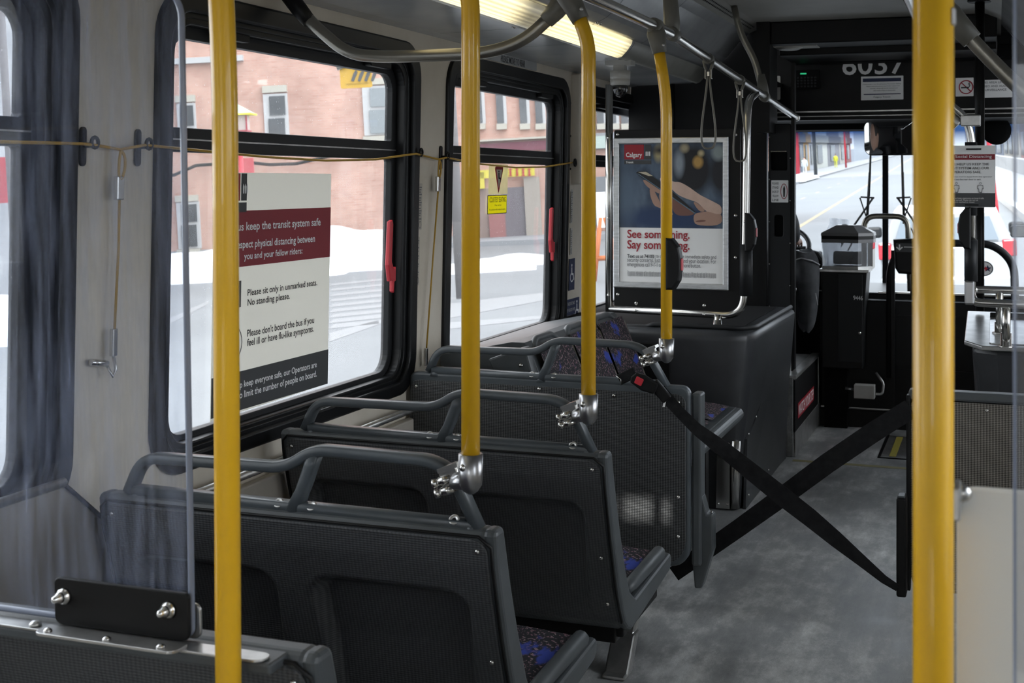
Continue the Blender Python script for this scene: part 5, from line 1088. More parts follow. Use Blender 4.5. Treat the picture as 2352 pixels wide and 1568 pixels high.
# distancing poster on the first full window
PW = mat('poster_white', (.82, .82, .78), .6)
_t = N(PW, 'ShaderNodeBsdfTranslucent', Color=(.82, .80, .75, 1)); _x = N(PW, 'ShaderNodeMixShader', Fac=.42)
_o = PW.node_tree.nodes['Material Output']; L(PW, bsdf(PW).outputs[0], _x.inputs[1]); L(PW, _t.outputs[0], _x.inputs[2]); L(PW, _x.outputs[0], _o.inputs['Surface'])
Y0p, Y1p = 3.110, 3.782
po = tag(put('window_poster', MB().curve(GG(.006), [[(Y0p, .782), (Y1p, .790), (Y1p, 1.464), (Y0p, 1.464)]], thick=.002), PW), 'large distancing poster with red band and dark foot, stuck on the first full window', 'poster')
def wq(x, y): p = atX(x, y, GX+.006); p = atX(x, y, GX+.006+.02*(p.z-.8)); return (p.y, p.z)
def zline(y, xa=545, xb=757): return wq(xa, y[0])[1], wq(xb, y[1])[1]
def band(zlo, zhi, m, nm, a=Y0p, b=Y1p, off=.0075): return put(nm, MB().curve(GG(off), [[(a, zlo), (b, zlo), (b, zhi), (a, zhi)]], thick=.0006), m, po)
zt_, zb_ = wq(755, 476)[1], wq(752, 590)[1]; band(zb_, zt_, 'maroon', 'red_band')
zf = wq(748, 803)[1]; band(.790, zf, 'charcoal', 'foot_band')
mbw = MB(); mbk = MB()
def wt(mb, s, xr, yt, yb_, x_at, yleft):
    """one line of poster text: right end xr, top/bottom rows measured at x_at; left end Y"""
    zt2 = wq(x_at, yt)[1]; zb2 = wq(x_at, yb_)[1]; yr = wq(xr, yt)[0]; mb.curve(GG(.0085), text=s, fit=(yleft, yr, zb2, zt2), bold=.016)
wt(mbw, 'Help us keep the transit system safe', 735, 501, 524, 722, wq(545, 520)[0]-.088)
wt(mbw, 'Please respect physical distancing between', 722, 540, 561, 712, wq(545, 560)[0]-.105)
wt(mbw, 'you and your fellow riders:', 693, 569, 588, 680, wq(559, 590)[0])
wt(mbw, 'To help keep everyone safe, our Operators are', 726, 832, 850, 715, wq(545, 885)[0]-.062)
wt(mbw, 'asked to limit the number of people on board.', 726, 853, 872, 715, wq(545, 910)[0]-.075)
wt(mbk, 'Please sit only in unmarked seats.', 727, 643, 661, 715, wq(567, 670)[0])
wt(mbk, 'No standing please.', 664, 673, 692, 655, wq(567, 695)[0])
wt(mbk, "Please don't board the bus if you", 720, 728, 748, 710, wq(566, 765)[0])
wt(mbk, 'feel ill or have flu-like symptoms.', 719, 748, 768, 710, wq(566, 790)[0])
put('white_lettering', mbw, 'white_print', po); put('black_lettering', mbk, 'ink', po)
yl0, yl1, yl2 = wq(551, 430)[0], wq(566, 430)[0], wq(542, 430)[0]
put('logo_red', MB().curve(GG(.0075), [[(Y0p+.004, 1.385), (yl0, 1.385), (yl0, 1.462), (Y0p+.004, 1.462)]], thick=.0006), 'red', po)
put('logo_dark', MB().curve(GG(.0075), [[(yl0+.005, 1.385), (yl1, 1.385), (yl1, 1.462), (yl0+.005, 1.462)]], thick=.0006).curve(GG(.0075), [[(Y0p+.004, 1.352), (yl1, 1.352), (yl1, 1.380), (Y0p+.004, 1.380)]], thick=.0006), 'charcoal', po)
mb = MB().curve(GG(.0085), text='Calgary', fit=(Y0p+.012, yl0-.01, 1.392, 1.415))
for i in range(3): c_ = yl0+.016+.010*i; mb.curve(GG(.0085), [[(c_-.003, 1.405), (c_+.003, 1.405), (c_+.004, 1.425), (c_, 1.433), (c_-.004, 1.425)]], thick=.0004)
put('logo_lettering', mb, 'white_print', po)
backlit(M['sticker_yellow'], .5); backlit(pm, .7); backlit(M['hopper'], .6); backlit(M['sticker_white'], .5)
icx = wq(556, 680)
put('seat_icon', MB().curve(GG(.0085), [[(icx[0]-.06, icx[1]-.030), (icx[0]-.01, icx[1]-.030), (icx[0]-.01, icx[1]+.045), (icx[0]-.06, icx[1]+.045)]], thick=.0004).curve(GG(.0085), [circ(wq(530, 800)[0], wq(530, 790)[1], .055, 24), circ(wq(530, 800)[0], wq(530, 790)[1], .052, 24)], thick=.0004), 'charcoal', po)
# lower wall ledge and rails
tag(put('wall_rail', MB().tube([fw(.05)(2.86, .64, 0), fw(.05)(5.95, .64, 0)], .012, 12), 'steel'), 'long metal rail along the wall just below the windows', 'rail')
put('rail_bracket', MB().box(3.5, 3.52, .0, .055, .63, .65, lambda u, v, w: fw()(u, w, v)).box(4.5, 4.52, .0, .055, .63, .65, lambda u, v, w: fw()(u, w, v)), 'steel', bpy.data.objects['wall_rail'])
lw = thing('wall_ledge', 'beige lower wall cover with a metal top edge, beside the nearest seat', 'wall cover', (XWL, 2.2, .1))
put('cover', MB().prism([(.9, .0), (2.62, .0), (2.62, .60), (2.40, .775), (.9, .775)], lambda u, v, w: Vector((XWL+.012+w, u, v)), 0, .012), 'ledge', lw)
put('top_edge', MB().tube([(XWL+.035, .9, .775), (XWL+.035, 2.40, .775)], .011, 10), 'steel', lw); put('sloping_edge', MB().tube([(XWL+.03, 2.40, .775), (XWL+.03, 2.62, .60)], .005, 8), 'black', lw)
struct('baseboard_left', MB().box(XWL, XWL+.03, 2.63, 5.75, 0, .60), 'wall2', bev=.006)
# dome camera
dm = thing('dome_camera', 'white dome camera with dark glass hanging at the ceiling above the partition', 'camera', (-1.60, 5.78, 1.86))
put('base', MB().box(-1.66, -1.54, 5.74, 5.82, 1.962, 1.985).box(-1.625, -1.575, 5.755, 5.805, 1.93, 1.965).lathe((-1.60, 5.78, 1.938), (0, 0, -1), [(0, .046), (.035, .046), (.037, .043), (.039, .046), (.062, .044), (.066, .035)], 24), 'offwhite', dm)
put('dome', MB().lathe((-1.60, 5.78, 1.873), (0, 0, -1), [(0, .036), (.02, .035), (.038, .027), (.050, .014), (.054, .001)], 24), mat('dark_dome', (.02, .02, .022), .06, 0, .9), dm)
# vertical cables beside third window
tag(put('cable_bundle', MB().tube([(-1.74, 7.2, 1.98), (-1.75, 7.2, 1.80), (-1.73, 7.2, 1.66)], .012, 8).tube([(-1.69, 7.2, 1.98), (-1.69, 7.2, 1.66)], .010, 8), 'black'), 'black cables running down at the end of the third window', 'cable')
# floor markings and hatch
struct('floor_line', MB().box(-.99, .3, 6.88, 6.925, 0, .0012), mat('faded_yellow_line', (.30, .27, .12), .6))
ht = thing('floor_hatch', 'flush metal floor plate with a yellow stripe near the front', 'hatch', (-.45, 7.4, 0))
put('plate', MB().box(-.57, -.16, 7.13, 7.75, 0, .003), 'steel', ht); put('yellow_stripe', MB().box(-.53, -.495, 7.16, 7.72, .003, .0042), mat('worn_floor_yellow', (.42, .36, .07), .6), ht, label='worn yellow stripe'); put('plate_border', MB().box(-.585, -.14, 7.115, 7.128, 0, .004).box(-.585, -.572, 7.115, 7.78, 0, .004), 'black_matt', ht)
# wipers outside the windshield
for i, (x0, x1, xl_, xr_, lb) in enumerate(((-.780, -.812, -.885, -.745, 'left windshield wiper with folded pantograph arm'), (-.590, -.575, -.655, -.47, 'right windshield wiper with folded pantograph arm'))):
    wi = thing('wiper', lb, 'wiper', (x1, 9.05, .8))
    put('blade', MB().tube([(x0, 9.05, 1.80), (x0+(x1-x0)*.55, 9.05, 1.34)], .007, 8).tube([(x0+(x1-x0)*.4, 9.06, 1.5), (x1, 9.06, 1.16)], .009, 8), 'black', wi)
    k_ = -1 if i == 0 else 1
    put('arm', MB().tube([(x1-k_*.04, 9.06, 1.33), (x1+k_*.10, 9.06, 1.12), (x1+k_*.28, 9.03, .82)], .007, 8).tube([(x1+.04*k_*-1.2, 9.06, 1.33), (x1+.04*k_, 9.06, 1.335)], .006, 8).tube([(x1+.045*k_, 9.06, 1.33), (x1-.0, 9.06, 1.19), (x1+k_*.05, 9.06, 1.12), (x1+k_*.20, 9.03, .82)], .005, 8), 'black', wi)

EXK = .54      # darkens most street colours to hold back the bright daylight outside
_mat, _mot = mat, mottled
def mat(n, c, *a, **k): return _mat(n, tuple(x*EXK for x in c), *a, **k)
def mottled(name, c1, c2, *a, **k):
    m = _mot(name, c1, c2, *a, **k)
    for nd in m.node_tree.nodes:
        if nd.type == 'VALTORGB':
            for e in nd.color_ramp.elements: e.color = (e.color[0]*EXK, e.color[1]*EXK, e.color[2]*EXK, 1)
    return m
# ================================================================== STREET OUTSIDE (the bus stands on a slope, so level ground is tilted against it)
UPN = (ray(2150, 334)).cross(ray(600, 420)).normalized(); UPN = UPN if UPN.z > 0 else -UPN
GH = 2.3
fC = (AX-UPN*AX.dot(UPN)).normalized(); rC = fC.cross(UPN).normalized()
sv = ray(2140, 336); fS = (sv-UPN*sv.dot(UPN)).normalized(); rS = fS.cross(UPN).normalized()
def EC(r, f, u): return CAM+rC*r+fC*f+UPN*(u-GH)     # facing the window side
def ES(r, f, u): return CAM+rS*r+fS*f+UPN*(u-GH)     # along the street ahead
def ec(x, y, f):
    d = ray(x, y); p = d*(f/d.dot(fC)); return p.dot(rC), p.dot(UPN)+GH
def es_g(x, y, h=0.):     # pixel to (r, f) on the ground in the street frame
    d = ray(x, y); p = d*(-(GH-h)/d.dot(UPN)); return p.dot(rS), p.dot(fS)
def facade_fr(f0, off=0.): return lambda u, v, w: EC(u, f0-off-w, v)
def rectpx(mb, x0, y0, x1, y1, f0, off, thick=.05, d=0.):
    a = ec(x0, y1, f0); b = ec(x1, y0, f0)
    return mb.curve(facade_fr(f0, off), [[(a[0], a[1]), (b[0], a[1]), (b[0], b[1]), (a[0], b[1])]], thick=thick)
asph = mottled('pale_wet_asphalt', (.255, .265, .275), (.30, .31, .32), .35, .8, bmp=0)
snow = _mot('snow', (.55, .57, .60), (.75, .77, .80), 1.5, .8)
def brickmat(name, c1, c2, mort, sx):
    m = mat(name, c1, .85); tc = N(m, 'ShaderNodeTexCoord'); mp = N(m, 'ShaderNodeMapping')
    mp.inputs['Scale'].default_value = (sx,)*3
    L(m, tc.outputs['UV'], mp.inputs['Vector'])
    b = N(m, 'ShaderNodeTexBrick', Scale=1.0); L(m, mp.outputs['Vector'], b.inputs['Vector']); b.inputs['Color1'].default_value = (*c1, 1); b.inputs['Color2'].default_value = (*c2, 1); b.inputs['Mortar'].default_value = (*mort, 1)
    b.inputs['Mortar Size'].default_value = .012; b.inputs['Brick Width'].default_value = .30; b.inputs['Row Height'].default_value = .10
    f = noise(m, mp.outputs['Vector'], .5, 6, .7); mx = N(m, 'ShaderNodeMix', data_type='RGBA', blend_type='MULTIPLY'); mx.inputs['Factor'].default_value = 1
    L(m, b.outputs['Color'], mx.inputs['A']); L(m, ramp(m, f, [(.3, (.78, .76, .76)), (.7, (1.25, 1.28, 1.3))]), mx.inputs['B']); L(m, mx.outputs['Result'], bsdf(m).inputs['Base Color']); return m
BR1 = brickmat('red_brick', (.41, .225, .175), (.47, .285, .225), (.47, .33, .27), 1.25)
def uv_planar(o, a, b):
    me = o.data; uv = me.uv_layers.new(name='UVMap'); off = o.location
    for lp in me.loops:
        p = me.vertices[lp.vertex_index].co+off-CAM; uv.data[lp.index].uv = (p.dot(a), p.dot(b))
g_ = MB().add([ES(a, b, 0) for a, b in ((-120, -30), (60, -30), (60, 460), (-120, 460))], [(0, 1, 2, 3)])
struct('street_ground', g_, asph)
# building 1
DF = 41.0
bd = thing('brick_building', 'large red brick building filling the first full window', 'building', tuple(EC(-10, DF, 0)), None)
a = ec(-260, 700, DF)[0]; b = ec(1052, 700, DF)[0]
wb = MB().add([EC(a, DF, -3), EC(b, DF, -3), EC(b, DF, 16), EC(a, DF, 16), EC(a, DF+12, -3), EC(b, DF+12, -3), EC(b, DF+12, 16), EC(a, DF+12, 16)], [(0, 1, 2, 3), (1, 5, 6, 2), (4, 0, 3, 7), (3, 2, 6, 7), (5, 4, 7, 6)])
wo = put('brick_wall', wb, BR1, bd)
me = wo.data; uvl = me.uv_layers.new(name='UVMap')
for lp_ in me.loops:
    p = me.vertices[lp_.vertex_index].co+WL[bd.name]-CAM; uvl.data[lp_.index].uv = (p.dot(rC)+p.dot(fC), p.dot(UPN))
stone = mat('pale_stone', (.74, .70, .60), .8); wframe = mat('white_window_frame', (.80, .80, .80), .6); dkglass = mottled('dark_window_pane', (.06, .07, .08), (.12, .13, .14), 3, .2)
paleglass = mat('pale_window_pane', (.34, .38, .40), .2)
def bwindow(x0, y0, x1, y1, lint, mid, gl, sill=None, name='sash_window'):
    fr_ = put(name, rectpx(MB(), x0, y0, x1, y1, DF, .04, .10), wframe, bd)
    w_ = (x1-x0)*.16; yy = mid
    pn = rectpx(MB(), x0+w_*1.3, y0+6, x1-w_*.6, yy-2, DF, .14, .02); rectpx(pn, x0+w_*1.3, yy+3, x1-w_*.6, y1-5, DF, .14, .02)
    put('pane', pn, gl, fr_)
    if lint: put('lintel', rectpx(MB(), *lint, DF, .06, .14), stone, bd)
    if sill: put('window_sill', rectpx(MB(), *sill, DF, .10, .22), stone, bd)
bwindow(612, 214, 660, 345, (604, 195, 659, 214), 268, dkglass)
bwindow(412, 236, 449, 330, (404, 218, 449, 236), 292, dkglass)
bwindow(838, 195, 905, 312, (838, 178, 905, 196), 248, paleglass, (836, 310, 905, 330))
bwindow(412, 462, 458, 572, (404, 447, 456, 464), 512, dkglass, (410, 570, 462, 582))
bwindow(110, 230, 160, 340, (104, 214, 166, 230), 285, dkglass)
put('band_course', rectpx(MB(), 200, 140, 560, 147, DF, .1, .2), wframe, bd)
put('foundation', rectpx(MB(), -200, 576, 1050, 610, DF, .1, .2), mat('concrete_base', (.50, .50, .49), .8), bd)
tag(put('overhead_cable', MB().tube([EC(*(lambda q: (q[0], DF-.5, q[1]))(ec(x, y, DF-.5))) for x, y in ((340, 398), (400, 402), (450, 380), (560, 372), (620, 378), (680, 376), (760, 358), (900, 350))], .05, 6), 'black'), 'dark sagging cable across the brick wall seen through the first full window', 'cable')
# unseen block added behind the bus to keep the sun off the brick fronts
struct('sun_blocker', MB().box(-75, -2.4, -40, -30, -3, 105), 'offwhite')
# yellow signal board
sg = tag(put('signal_board', MB().curve(facade_fr(30), [(lambda a, b: rrect(a[0], b[0], a[1], b[1], .04))(ec(783, 204, 30), ec(851, 120, 30))], thick=.06), mat('signal_yellow', (.90, .52, .02), .5)), 'yellow board with four slanted dark figures, at the upper corner of the first full window', 'sign')
mb = MB()
for i in range(4):
    x = 812+15*i
    mb.curve(facade_fr(30, .05), [[ec(x-5, 186, 30), ec(x+1, 188, 30), ec(x+10, 166, 30), ec(x+6, 160, 30), ec(x+0, 170, 30)]], thick=.02)
put('dark_figures', mb, 'charcoal', sg)
put('small_text', rectpx(MB(), 795, 190, 848, 194, 30, .05, .01), mat('ochre_print', (.45, .28, .02), .6), sg)
put('arm', MB().tube([EC(*(lambda q: (q[0], 29.9, q[1]))(ec(775, 158, 30))), EC(*(lambda q: (q[0], 29.9, q[1]))(ec(900, 110, 30)))], .05, 8), 'tube_grey', sg)
# pagoda lantern
lnp = thing('street_lantern', 'red framed lantern with a green and yellow pagoda roof beside the left pole', 'lantern', tuple(EC(ec(540, 600, 22)[0], 22, 0)))
LF = 22.0; lc = ec(548, 300, LF)
def lb(x0, y0, x1, y1, dp): a = ec(x0, y1, LF); b = ec(x1, y0, LF); return MB().box(a[0], b[0], -dp, dp, a[1], b[1], lambda u, v, w: EC(u, LF+v, w))
c_ = lc[0]; ztp = ec(548, 262, LF)[1]; zbt = ec(548, 300, LF)[1]
put('roof', MB().add([EC(c_-.26, LF-.26, ztp), EC(c_+.26, LF-.26, ztp), EC(c_+.26, LF+.26, ztp), EC(c_-.26, LF+.26, ztp), EC(c_, LF, ztp+.17)], [(0, 1, 4), (1, 2, 4), (2, 3, 4), (3, 0, 4), (3, 2, 1, 0)]), mat('pale_green_roof', (.50, .66, .50), .6), lnp)
put('eave', MB().box(c_-.27, c_+.27, -.27, .27, ztp-.025, ztp, lambda u, v, w: EC(u, LF+v, w)), 'sign_yellow', lnp)
put('glass_body', MB().box(c_-.16, c_+.16, -.16, .16, zbt, ztp-.03, lambda u, v, w: EC(u, LF+v, w)), mat('lantern_glass', (.75, .62, .58), .5), lnp)
fm_ = MB()
for dx in (-.17, 0, .17): fm_.box(c_+dx-.012, c_+dx+.012, -.18, -.155, zbt, ztp-.03, lambda u, v, w: EC(u, LF+v, w))
fm_.box(c_-.18, c_+.18, -.18, .18, zbt-.03, zbt, lambda u, v, w: EC(u, LF+v, w)); put('red_frame', fm_, 'maroon', lnp)
put('lamp_post', MB().tube([EC(c_, LF, 0), EC(c_, LF, zbt-.02)], .05, 10), 'red', lnp)
bn = tag(put('street_banner', rectpx(MB(), 556, 362, 582, 470, 23, 0, .03), mat('pink_red_banner', (.75, .12, .14), .6)), 'red vertical banner behind the poster just right of the left pole', 'banner')
put('banner_pole', MB().tube([EC(ec(552, 600, 23)[0], 23.05, 0), EC(ec(552, 340, 23)[0], 23.05, ec(552, 340, 23)[1])], .04, 8), 'tube_grey', bn)
# blue bin and snow bank
hyd = thing('blue_post', 'short blue and white street post before the snow bank', 'post', tuple(EC(ec(766, 590, 36)[0], 36, 0)))
def post_box(x0, y0, x1, y1, m, nm): a = ec(x0, y1, 36); b = ec(x1, y0, 36); put(nm, MB().box(a[0], b[0], -.12, .12, a[1], b[1], lambda u, v, w: EC(u, 36+v, w)), m, hyd, bev=.03)
post_box(757, 525, 775, 545, mat('blue_paint', (.08, .25, .75), .5), 'cap'); post_box(758, 545, 775, 596, 'white_print', 'body')
def mound(name, fr_pts, lb_, grp=None):
    """snow heap: list of (x centre, f, half width, half depth, height)"""
    mb = MB()
    for (r, f, a, b, h) in fr_pts:
        mb.grid(lambda s, t: EC(r+a*(2*s-1), f+b*(2*t-1), -.05+h*max(0, (1-(2*s-1)**2))**.6*max(0, (1-(2*t-1)**2))**.6*(1+.25*math.sin(9*s+r)*math.cos(7*t))), 26, 10)
    return tag(put(name, mb, snow), lb_, 'snow', grp)
def gC(x, y): d = ray(x, y); p = d*(-GH/d.dot(UPN)); return p.dot(rC), p.dot(fC)
q = gC(540, 655); q2 = gC(800, 640)
mound('snow_bank', [(gC(420, 650)[0], 33, 4.0, 1.6, .75), (gC(640, 640)[0], 34, 3.2, 1.6, .85), (gC(800, 628)[0], 35, 2.3, 1.6, 1.0), (gC(880, 620)[0], 35, 1.2, 1.2, .6)], 'long white snow bank along the foot of the brick building')
# crosswalk stripes
cw = MB()
for i in range(9):
    y = 640+i*12; a = gC(760, y+14); b = gC(900, y); w_ = .30
    cw.add([EC(a[0], a[1]-w_, .004), EC(b[0], b[1]-w_, .004), EC(b[0], b[1]+w_, .004), EC(a[0], a[1]+w_, .004)], [(0, 1, 2, 3)])
road_white = mat('road_paint_white', (.37, .38, .39), .6)
struct('road_marking', cw, road_white)
cw = MB()
for (x0, y0, x1, y1, x2, y2, x3, y3) in ((1010, 700, 1250, 672, 1250, 690, 1010, 735), (1010, 742, 1250, 725, 1250, 732, 1010, 758), (360, 745, 480, 690, 480, 697, 360, 760), (757, 765, 870, 735, 870, 745, 757, 785)):
    cw.add([EC(*gC(x0, y0), .004), EC(*gC(x1, y1), .004), EC(*gC(x2, y2), .004), EC(*gC(x3, y3), .004)], [(0, 1, 2, 3)])
struct('road_marking', cw, road_white)
# building 2 with shop fronts
D2 = 42.5
b2 = thing('shop_building', 'red brick shop building with maroon band and yellow signs, through the second window', 'building', tuple(EC(3, D2, 0)))
def DFp(mb, x0, y0, x1, y1, off=.05, thick=.1): return rectpx(mb, x0, y0, x1, y1, D2, off, thick)
a = ec(1058, 700, D2)[0]; b = ec(1800, 700, D2)[0]
wb = MB().add([EC(a, D2, -3), EC(b, D2, -3), EC(b, D2, 13), EC(a, D2, 13), EC(a, D2+10, -3), EC(b, D2+10, -3), EC(b, D2+10, 13), EC(a, D2+10, 13)], [(0, 1, 2, 3), (1, 5, 6, 2), (4, 0, 3, 7), (3, 2, 6, 7)])
wo = put('brick_wall', wb, BR1, b2); me = wo.data; uvl = me.uv_layers.new(name='UVMap')
for lp_ in me.loops:
    p = me.vertices[lp_.vertex_index].co+WL[b2.name]-CAM; uvl.data[lp_.index].uv = (p.dot(rC)+p.dot(fC), p.dot(UPN))
for x in (1094, 1143, 1196, 1232, 1290, 1345, 1372, 1400, 1428, 1460):
    f_ = put('tall_window', DFp(MB(), x-1, 120, x+13, 285, .04, .1), wframe, b2)
    put('pane', DFp(MB(), x-1, 122, x+6, 283, .12, .02), dkglass, f_)
    put('window_sill', DFp(MB(), x-2, 284, x+21, 298, .12, .25), stone, b2)
put('maroon_fascia', DFp(MB(), 1100, 322, 1262, 352, .1, .2), mat('maroon_fascia', (.28, .06, .10), .6), b2)
put('cornice', DFp(MB(), 1096, 317, 1264, 322, .2, .4), stone, b2)
put('grey_fascia', DFp(MB(), 1330, 300, 1480, 345, .1, .2), mat('grey_fascia', (.40, .40, .42), .6), b2)
shopy = mat('shop_sign_yellow', (.88, .76, .06), .5)
ys = put('yellow_sign', DFp(MB(), 1100, 384, 1227, 410, .3, .15), shopy, b2, label='yellow shop sign with red characters')
mb = MB()
for i, x in enumerate((1168, 1183, 1197, 1211)):      # stroke-like characters, blurred in the photograph
    DFp(mb, x, 388, x+9, 390, .4, .02); DFp(mb, x+3.5, 386, x+5.5, 404, .4, .02); DFp(mb, x+1, 395, x+8, 397, .4, .02); DFp(mb, x, 402-(i % 2)*2, x+9, 404-(i % 2)*2, .4, .02)
put('characters', mb, 'red', ys)
ys = put('yellow_sign', DFp(MB(), 1065, 395, 1112, 435, .3, .15), shopy, b2)
put('shop_front', DFp(MB(), 1162, 428, 1212, 545, .15, .1), mat('dark_shop_front', (.20, .17, .19), .5), b2)
put('shop_front', DFp(MB(), 1062, 430, 1162, 560, .1, .1), mat('brown_shop_front', (.36, .26, .22), .6), b2)
put('stone_pier', DFp(MB(), 1212, 405, 1238, 590, .2, .2), mat('tan_pier', (.50, .44, .38), .8), b2)
put('door', DFp(MB(), 1128, 490, 1160, 585, .2, .08), mat('brick_red_door', (.42, .16, .15), .6), b2)
put('sign_box', DFp(MB(), 1340, 312, 1394, 343, .3, .2), mat('pale_green_sign', (.62, .74, .68), .5), b2)
put('shop_front', DFp(MB(), 1330, 400, 1480, 520, .1, .1), mat('grey_shop_front', (.24, .25, .27), .5), b2)
put('foundation', DFp(MB(), 1056, 560, 1480, 584, .15, .2), 'offwhite', b2)
mound('snow_bank', [(gC(1080, 628)[0], 30.5, 1.6, .8, .25), (gC(1180, 610)[0], 32, 1.8, .8, .25)], 'low strip of snow along the kerb seen through the second window')
# utility pole
def streetpole(x, f, r, ytop, m, lb, grp=None):
    q = ec(x, 500, f); return tag(put('utility_pole', MB().tube([EC(q[0], f, -.1), EC(q[0]-.0, f, ec(x, ytop, f)[1])], r, 12), m), lb, 'pole', grp)
pw_ = mat('grey_wood', (.22, .20, .20), .8)
streetpole(1050, 24, .10, -60, pw_, 'tall grey utility pole at the left of the second window')
streetpole(30, 20, .06, -60, pw_, 'grey street pole seen through the window at far left')
# things behind the far-left window
mb = MB(); q = ec(10, 390, 24); tag(put('shop_sign', rectpx(MB(), -60, 360, 18, 470, 24.5, 0, .1), mat('sign_red', (.7, .06, .08), .5)), 'red shop sign low in the far left window', 'sign')
tag(put('blue_sign', rectpx(MB(), 20, 357, 48, 415, 24, 0, .1), mat('sign_blue', (.22, .50, .75), .5)), 'blue sign board low in the far left window', 'sign')
tag(put('pale_building', MB().add([EC(-22, 27, -3), EC(-9.9, 27, -3), EC(-9.9, 27, 12), EC(-22, 27, 12), EC(-22, 35, -3), EC(-9.9, 35, -3), EC(-9.9, 35, 12), EC(-22, 35, 12)], [(0, 1, 2, 3), (1, 5, 6, 2), (4, 0, 3, 7), (3, 2, 6, 7)]), mottled('pale_blotched_wall', (.55, .56, .58), (.85, .85, .86), .9, .8)), 'pale grey building through the far left window', 'building')
mound('snow_bank', [(ec(0, 600, 23)[0], 21.5, 3.0, 1.2, .8)], 'snow bank low in the far left window')
# orange barricade
ob = thing('barricade', 'orange street barricade with a white board, seen left of the steel post', 'barricade', tuple(EC(ec(1385, 540, 26)[0], 26, 0)))
ox, oz = ec(1385, 545, 26)
og = mat('orange_plastic', (.90, .25, .06), .5)
obm = MB()
for dx, dz in ((-.10, 0), (.16, 0)): obm.tube([EC(ox+dx*2.2, 26, 0), EC(ox+dx*.3, 26, 1.25)], .05, 8)
obm.tube([EC(ox-.15, 26, .45), EC(ox+.25, 26, .45)], .05, 8)
put('frame', obm, og, ob); put('board', MB().box(ox-.10, ox+.12, -.03, .03, 1.05, 1.75, lambda u, v, w: EC(u, 26+v, w)), 'white_print', ob)
# ---- street ahead
q0 = [(-4.05, 6), (-4.05, 240)]
struct('road_marking', MB().add([ES(-4.15, 3, .004), ES(-3.98, 3, .004), ES(-3.98, 400, .004), ES(-4.15, 400, .004)], [(0, 1, 2, 3)]), mat('road_paint_yellow', (.50, .37, .16), .6))
dsh = MB()
for k_ in range(14): f = 22+k_*9; dsh.add([ES(-6.4, f, .004), ES(-6.28, f, .004), ES(-6.28, f+2.5, .004), ES(-6.4, f+2.5, .004)], [(0, 1, 2, 3)])
struct('road_marking', dsh, mat('road_paint_yellow_faded', (.48, .38, .22), .6))
struct('sidewalk_left', MB().box(-14.5, -9.7, 38, 410, 0, .15, lambda a, b, c: ES(a, b, c)), mat('sidewalk_concrete', (.42, .43, .45), .8))
struct('sidewalk_right', MB().box(2.6, 9, 12, 410, 0, .15, lambda a, b, c: ES(a, b, c)), mat('sidewalk_concrete_right', (.52, .52, .53), .8))
def fhit(x, r):   # forward distance at which column x meets the plane r = const (street frame)
    d = ray(x, 340); k_ = r/d.dot(rS); return d.dot(fS)*k_
shops = [(1815, 1832, (.58, .10, .12), 'red'), (1832, 1846, (.20, .24, .30), 'slate grey'), (1846, 1858, (.70, .42, .15), 'orange timber'), (1858, 1869, (.72, .75, .82), 'pale blue'), (1869, 1900, (.85, .85, .78), 'cream'), (1900, 1928, (.34, .33, .36), 'dark grey'), (1928, 1942, (.78, .74, .66), 'beige'), (1942, 1954, (.45, .16, .15), 'brick red')]
for i, (xa_, xb_, c_, nm) in enumerate(shops):
    fa, fb2_ = fhit(xa_, -14.2), fhit(xb_, -14.2)
    s_ = thing('shop_house', 'narrow %s shop front in the left row ahead, through the windshield' % nm, 'building', tuple(ES(-14.2, (fa+fb2_)/2, 0)))
    put('facade', MB().box(-24, -14.2, fa, fb2_-.3, 0, 11, lambda a, b, c: ES(a, b, c)), mat('shop_paint_%d' % i, c_, .7), s_)
    ww = (fb2_-fa)
    put('shop_window', MB().box(-14.2, -14.1, fa+ww*.2, fa+ww*.55, .8, 3.2, lambda a, b, c: ES(a, b, c)), dkglass, s_)
    put('fascia', MB().box(-14.2, -13.9, fa, fb2_-.3, 3.5, 4.5, lambda a, b, c: ES(a, b, c)), mat('fascia_%d' % i, tuple(x_*.55 for x_ in c_), .6), s_)
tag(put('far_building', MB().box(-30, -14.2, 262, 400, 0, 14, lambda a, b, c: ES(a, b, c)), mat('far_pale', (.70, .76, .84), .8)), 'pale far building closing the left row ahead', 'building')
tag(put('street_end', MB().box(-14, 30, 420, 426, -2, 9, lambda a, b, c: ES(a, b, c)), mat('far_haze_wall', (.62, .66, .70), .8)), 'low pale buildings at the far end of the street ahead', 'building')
def spole(r, f, rad, h, m, nm, lb): return tag(put(nm, MB().tube([ES(r, f, .1), ES(r, f, h)], rad, 10), m), lb, 'pole')
spole(-10.6, fhit(1870.5, -10.6), .17, 9, mat('dark_pole', (.06, .07, .08), .6), 'street_pole', 'dark street pole on the left sidewalk ahead')
spole(-10.3, fhit(1941, -10.3), .12, 6, 'red', 'red_post', 'thin red post on the left sidewalk ahead')
spole(-10.8, fhit(1829, -10.8), .22, 7, 'red', 'red_post', 'thicker red post at the left edge of the windshield view')
mb = MB()
for (r, f, a, b, h) in ((-10.4, 74, .9, 5, .5), (-10.3, 90, .8, 7, .7), (-10.4, 110, 1.0, 8, .5), (-10.6, 58, .7, 3, .4)):
    mb.grid(lambda s, t: ES(r+a*(2*s-1), f+b*(2*t-1), .1+h*max(0, (1-(2*s-1)**2))**.6*max(0, (1-(2*t-1)**2))**.6), 10, 10)
tag(put('snow_heaps', mb, snow), 'snow heaps along the left kerb of the street ahead', 'snow')
